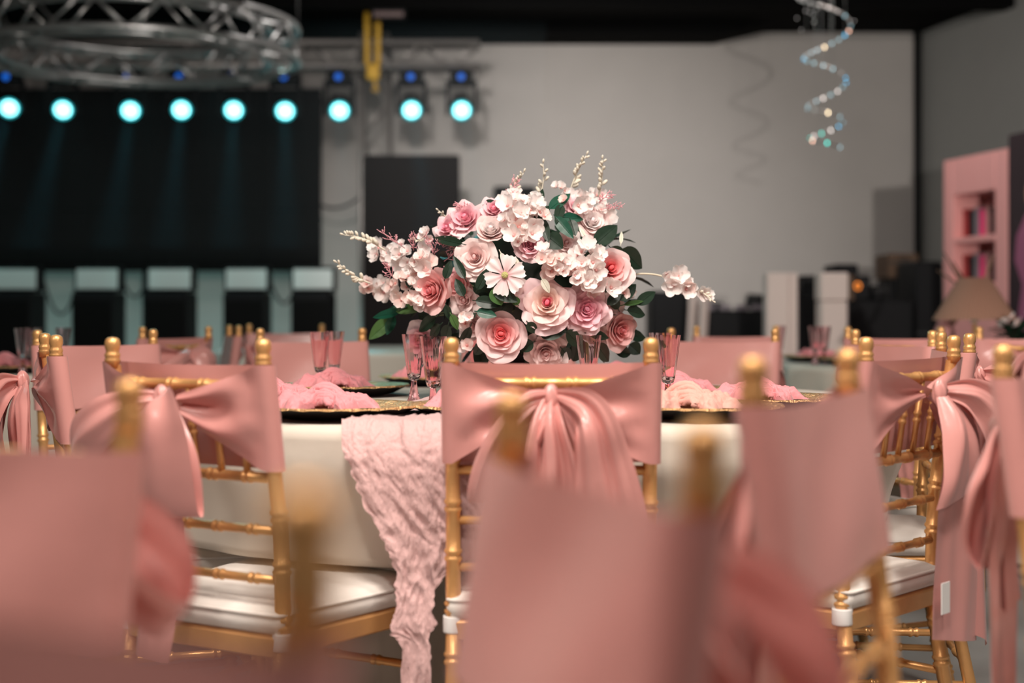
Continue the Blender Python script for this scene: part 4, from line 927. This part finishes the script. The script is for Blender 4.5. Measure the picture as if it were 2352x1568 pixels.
# ceiling vent
t = thing('ceiling_vent', 'small slatted vent with painted-on glow in the black ceiling', 'vent', (xx(893, 11.6), 11.6, 3.44))
m = MB(); m.bbox(-.14, .14, -.03, .03, -.06, .02, .006); m.build('frame', M['black'], t, smooth=False)
for k_ in range(11):
    m = MB(); x = -.11 + .022 * k_; m.box(x - .006, x + .006, -.034, -.028, -.045, -.005); m.build('slat', M['vent'], t, smooth=False)
# ------------------------------------------------------------------ crystal spiral
chd = 9.0
t = thing('spiral_chandelier', 'crystal bead spiral hanging from the ceiling at upper right', 'chandelier', (xx(1897, chd), chd, 0))
m = MB(); m.lathe([(.001, 3.50), (.2, 3.50), (.2, 3.54), (.001, 3.54)], 24); m.build('ceiling_plate', M['alu'], t)
keys = [(-130, 60), (66, 58), (138, 52), (191, 48), (250, 42), (281, 32), (322, 22)]
ph0 = 0.0; seqs = [1, 0, 2, 0, 2, 3, 2, 4, 4, 1, 0, 4, 4, 0, 4, 6, 4, 3, 1, 4, 4, 5, 4, 4, 6, 4, 1, 4, 4, 4, 4, 6, 1, 1, 4, 0, 4, 0, 4, 6, 4, 4, 6, 5, 4, 4]
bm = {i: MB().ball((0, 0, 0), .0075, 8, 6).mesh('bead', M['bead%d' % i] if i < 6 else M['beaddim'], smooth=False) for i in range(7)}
npt = 54; wire = []
for k_ in range(npt):
    q = k_ / (npt - 1); py = -60 + q * 400
    # phase: half turns between extremes
    ex = [-60, 0, 66, 138, 191, 250, 281, 322, 345]; s_ = 0
    for a_, b_ in zip(ex, ex[1:]):
        if py >= a_: s_ = ex.index(a_) + (py - a_) / (b_ - a_)
    ang = pi * s_ - pi * 1.5
    R = (60 - 26 * max(0, py) / 345) / F * chd
    x = R * cos(pi * (s_ - 2)); y = R * sin(pi * (s_ - 2))
    wire.append((x, y, zz(py, chd)))
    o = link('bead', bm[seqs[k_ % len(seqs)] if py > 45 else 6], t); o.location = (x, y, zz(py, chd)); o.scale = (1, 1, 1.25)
    if k_ % 6 == 0:
        m = MB(); m.tube([(x, y, zz(py, chd)), (x, y, 3.5)], .0012, 4); m.build('string', M['alu'], t)
m = MB(); m.tube([tuple(r) for r in catmull([list(p_) for p_ in wire], 4)], .007, 6); m.build('spiral_shadow_wire', M['alu_dull'], t)  # wire added to thicken the spiral's shadow on the wall
for k_ in range(40):
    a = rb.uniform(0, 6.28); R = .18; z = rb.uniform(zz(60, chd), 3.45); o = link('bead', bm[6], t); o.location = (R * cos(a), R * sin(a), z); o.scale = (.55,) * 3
# ------------------------------------------------------------------ right side: display booth, lamp, gear
bA = Vector((2.90, 9.56, 0)); bB = Vector((3.07, 8.82, 0)); bd = (bB - bA).normalized(); bn = Vector((-bd.y, bd.x, 0))
if bn.x > 0: bn = -bn
ang = atan2(bd.y, bd.x); BL_ = (bB - bA).length
t = thing('display_booth', 'pink display wall with two recessed shelves near right edge', 'display', (bA.x, bA.y, 0), ang)
sgn = -1 if Vector((-sin(ang), cos(ang), 0)).dot(bn) > 0 else 1
# local: x along face, y: into the wall is +D
D = sgn
def bx(name, m_, x0_, x1_, y0_, y1_, z0_, z1_):
    m = MB(); ya, yb = sorted((y0_ * D, y1_ * D)); m.bbox(x0_, x1_, ya, yb, z0_, z1_, .006); return m.build(name, M[m_], t, smooth=False)
nx0, nx1 = .12, .62; n1b, n1t, n2b, n2t = 1.475, 1.755, 1.175, 1.435
bx('side_panel', 'pinkwood', 0, nx0, 0, .3, 0, 2.0); bx('side_panel', 'pinkwood', nx1, BL_, 0, .3, 0, 2.0)
bx('top_panel', 'pinkwood', nx0, nx1, 0, .3, n1t, 2.0); bx('shelf', 'pinkwood', nx0, nx1, 0, .3, n2t, n1b); bx('bottom_panel', 'pinkwood', nx0, nx1, 0, .3, 0, n2b)
bx('back_panel', 'pinkniche', nx0, nx1, .24, .3, n2b, n1t)
bw = ['red', 'black', 'greybox', 'hot', 'pinkniche', 'black', 'greybox']
mtx = Matrix.Translation((bA.x, bA.y, 0)) @ Matrix.Rotation(ang, 4, 'Z')
pos7 = ['leftmost', 'second', 'third', 'fourth', 'fifth', 'sixth', 'rightmost']; cw = {'red': 'rust', 'black': 'black', 'greybox': 'grey', 'hot': 'hot pink', 'pinkniche': 'dusky pink'}
for r, zb_ in enumerate((n1b, n2b)):
    for k_, c in enumerate(bw):
        m = MB(); x = nx0 + .035 + k_ * .066; m.bbox(-.028, .028, -.05, .05, 0, .19 - .015 * (k_ % 2), .004)
        o = thing('gift_box', '%s %s box on the %s shelf of pink display' % (pos7[k_], cw[c], 'upper' if r == 0 else 'lower'), 'box', mtx @ Vector((x, .12 * D, zb_ + .001)), ang, 'boxes on the display shelves')
        m.build('carton', M[c], o, smooth=False)
        m = MB(); m.bbox(-.029, .029, -.051, .051, .15 - .015 * (k_ % 2), .192 - .015 * (k_ % 2), .004); m.build('lid', M[c], o, smooth=False)
# dark poster panel continuing beyond the booth
pA = bB + bd * .01
t = thing('poster_wall', 'dark poster with plum figure at right picture edge', 'poster', (pA.x, pA.y, 0), ang)
m = MB(); ya, yb = sorted((0, .08 * D)); m.bbox(0, 1.1, ya, yb, 0, 2.08, .006); m.build('panel', M['purple'], t, smooth=False)
m = MB()
fig = [(.10, .9), (.16, 1.15), (.08, 1.3), (.10, 1.45), (.20, 1.58), (.34, 1.6), (.46, 1.45), (.44, 1.1), (.5, .6), (.12, .6)]
m.add([(x, -.004 * D, z) for x, z in fig] + [(x, -.001 * D, z) for x, z in fig], [tuple(range(10)), tuple(range(19, 9, -1))]); o = m.build('printed_figure', M['mauve'], t, smooth=False)
m = MB(); m.lathe([(.001, -.003), (.085, -.003), (.085, .0), (.001, .0)], 20); m.v = [(v[0] + .28, v[2] * D - .002 * D, v[1] * 1.2 + 1.70) for v in m.v]; m.build('printed_head', M['skin'], t, smooth=False)
# pleated lamp
ld = 6.45; lx = xx(2238, ld)
t = thing('table_lamp', 'gold table lamp with wide pleated brown shade', 'lamp', (lx, ld, TZ + .004))
z0_, z1_ = zz(736, ld) - TZ, zz(640, ld) - TZ; r0, r1 = 92 / F * ld, 34 / F * ld
m = MB(); npl = 60
m.lathe([(r0, z0_), (r1, z1_), (r1 - .004, z1_), (r0 - .004, z0_)], npl * 4, cap=False, rmod=lambda q, r, z: 1 + .018 * sin(npl * q)); m.build('lamp_shade', M['shade'], t)
m = MB(); m.lathe([(.07, 0), (.072, .006), (.03, .016), (.009, .03), (.009, .09), (.016, .10), (.009, .112), (.008, z1_ - .06), (.001, z1_ - .05)], 20); m.build('lamp_base', M['gold'], t)
m = MB(); m.ball((0, 0, z0_ + .02), .028, 10, 8, (1, 1, 1.25)); m.build('bulb', M['strap'], t)
# tan pampas stems flanking the lamp (stand in a vase behind it)
t = thing('dried_stem_vase', 'rusty dried stems spreading behind the lamp shade', 'vase', (lx, ld + .45, TZ + .004))
m = MB(); m.lathe([(.04, 0), (.055, .03), (.05, .12), (.03, .17), (.034, .18)], 16); m.build('vase', M['pinkniche'], t)
for a, b in (((2215, 660), (2168, 580)), ((2255, 660), (2282, 585)), ((2225, 660), (2188, 600)), ((2210, 660), (2152, 620))):
    m = MB(); pa = P(*a, ld + .45) - t.location; pb = P(*b, ld + .45) - t.location; m.tube([(0, 0, .1), pa, pb], [.006, .012, .003], 6); o = m.build('dried_stem', M['shade'] if b[0] > 2200 else M['brown'], t)
# far right plant
t = thing('flower_pot', 'small green plant with pink flowers at right edge', 'plant', (xx(2335, 6.2), 6.2, TZ + .004))
m = MB(); m.lathe([(.05, 0), (.065, .08), (.06, .08), (.001, .07)], 16); m.build('pot', M['pinkniche'], t)
for k_ in range(26):
    a = rb.uniform(0, 6.28); o = link('leaf', lm[k_ % 2], t); o.location = (.03 * cos(a), .03 * sin(a), .08 + rb.uniform(0, .05)); o.rotation_mode = 'QUATERNION'; o.rotation_quaternion = Vector((cos(a), sin(a), rb.uniform(.1, 1.6))).to_track_quat('Y', 'Z'); o.scale = (1.3,) * 3
for k_ in range(5):
    a = rb.uniform(0, 6.28); o = link('blossom', BL[2], t); o.location = (.06 * cos(a), .06 * sin(a), .14 + rb.uniform(0, .06)); o.rotation_euler = (rb.uniform(.3, 1.2), 0, a); o.scale = (1.3,) * 3
# white pillars
for px0, px1, py, d, lab in ((1757, 1808, 627, 9.2, 'tall plain off-white pillar standing left of the stacked pillar'), (1878, 1942, 627, 9.0, 'off-white pillar made of two stacked cubes')):
    a, b = xx(px0, d), xx(px1, d); t = thing('display_pillar', lab, 'pillar', ((a + b) / 2, d, 0)); h = (b - a) / 2; zt_ = zz(py, d)
    m = MB()
    if d == 9.2:
        m.bbox(-h, h, -h, h, 0, zt_, .006); m.build('column', M['whitebox'], t, smooth=False)
        m = MB(); m.bbox(h + .002, h + .055, -h * .9, h * .9, 0, zt_, .004); m.build('side_board', M['whitebox'], t, smooth=False)
    else:
        zc = zz(690, d); m.bbox(-h, h, -h, h, zc, zt_, .008); m.build('upper_cube', M['whitebox'], t, smooth=False)
        m = MB(); m.bbox(-h * .93, h * .93, -h, h, 0, zc - .004, .008); m.build('lower_cube', M['whitebox'], t, smooth=False)
        m = MB(); m.bbox(h + .002, h + .035, -h, h * .6, zz(690, d), zz(632, d), .004); m.build('side_board', M['brown'], t, smooth=False)
# dark equipment
def case(name, lab, cat, px0, px1, py, d, mt='black', dep=.5, trim='alu_dull', z0=0.0):
    a, b = xx(px0, d), xx(px1, d); z1 = zz(py, d); t = thing(name, lab, cat, ((a + b) / 2, d + dep / 2, z0)); h = (b - a) / 2
    m = MB(); m.bbox(-h, h, -dep / 2, dep / 2, .02 if z0 == 0 else 0, z1 - z0, .012); m.build('body', M[mt], t, smooth=False)
    m = MB(); m.box(-h * .99, h * .99, -dep / 2 - .006, -dep / 2, (z1 - z0) * .62, (z1 - z0) * .62 + .015); m.build('edge_strip', M[trim], t, smooth=False)
    if z0 == 0:
        for s in (-1, 1):
            m = MB(); m.ball((s * h * .8, -dep / 2 + .06, .022), .022, 8, 6); m.build('caster', M['cable'], t)
    else:
        m = MB(); m.tube([(-h * .3, -dep / 2, (z1 - z0) * .8), (-h * .25, -dep / 2 - .02, (z1 - z0) * .8), (h * .25, -dep / 2 - .02, (z1 - z0) * .8), (h * .3, -dep / 2, (z1 - z0) * .8)], .006, 6); m.build('handle', M['cable'], t)
    return t
case('flight_case', 'black flight case under the arching blossom spray', 'case', 1498, 1582, 668, 10.2)
t = thing('folding_board', 'pale folding board leaning beside the black flight case', 'board', (xx(1590, 9.8), 9.8, 0))
for s, px in ((0, 1572), (1, 1598)):
    m = MB(); a = P(px, 780, 9.8 - .1 * s); b = P(px + 22, 668, 9.9 - .1 * s); m.tube([(a.x - t.location.x, a.y - 9.8, 0), (b.x - t.location.x, b.y - 9.8, b.z)], .03, 4); m.build('leg', M['whitebox'], t, smooth=False)
m = MB(); m.tube([(-.06, 0, .72), (.1, 0, .72)], .012, 6); m.build('crossbar', M['whitebox'], t)
mt_ = case('mixing_desk', 'long black mixing desk between flowers and white pillar', 'desk', 1612, 1758, 712, 10.4, 'black', .6)
for k_ in range(4):
    m = MB(); x = -.18 + .12 * k_; m.bbox(x - .045, x + .045, -.3, -.26, zz(712, 10.4) + .0, zz(700, 10.4), .005); m.build('fader_bank', M['greybox'], mt_, smooth=False)
case('amplifier', 'small black amplifier on left end of mixing desk', 'amplifier', 1615, 1662, 694, 10.45, 'black', .35, 'cable', zz(712, 10.4) + .002)
t = thing('cable_heap', 'black heap of cable on right end of mixing desk', 'cable', (xx(1740, 10.5), 10.6, zz(712, 10.4) + .006))
m = MB(); m.tube([(.075 * (1 - .006 * q) * cos(q * .7), .075 * sin(q * .7), .012 + .0016 * q) for q in range(60)], .012, 6); m.build('coil', M['cable'], t)
case('equipment_rack', 'black equipment rack between the two white pillars', 'rack', 1822, 1884, 670, 9.7, 'black', .5, 'red')
case('road_case', 'wide black road case right of the stacked pillar', 'case', 1952, 2098, 690, 9.9, 'black', .6, 'red')
t = case('amplifier', 'black amplifier with glowing amber ring on road case', 'amplifier', 1952, 2000, 632, 9.95, 'black', .35, 'cable', zz(690, 9.9) + .002)
m = MB(); m.tube([(.018 * cos(2 * pi * k_ / 16) - .02, -.185, .10 + .022 * sin(2 * pi * k_ / 16)) for k_ in range(17)], .005, 6, cap=False); m.build('amber_ring', M['amber'], t)
t = case('amplifier', 'black amplifier with teal display beside stacked pillar', 'amplifier', 1842, 1882, 632, 9.75, 'black', .35, 'cable', zz(670, 9.7) + .002)
m = MB(); m.bbox(0.03, .06, -.19, -.178, .03, .09, .003); m.build('display', M['teal'], t, smooth=False)
case('amplifier', 'low black amplifier at right on the wide road case', 'amplifier', 2006, 2040, 655, 9.95, 'black', .35, 'cable', zz(690, 9.9) + .002)
case('flight_case', 'tall dark case behind the lamp, left of pink display', 'case', 2104, 2166, 600, 10.0, 'black', .5, 'cable')
case('tool_case', 'dark monitor case above and behind stacked pillar', 'case', 1918, 1972, 606, 10.6, 'black', .4, 'cable')
case('carton_stand', 'dark stand carrying the brown carton', 'stand', 2046, 2108, 640, 10.6, 'black', .4, 'cable')
t = case('carton', 'brown carton on dark stand before the back corner', 'box', 2040, 2112, 582, 10.6, 'brown', .4, 'cable', zz(640, 10.6) + .002)
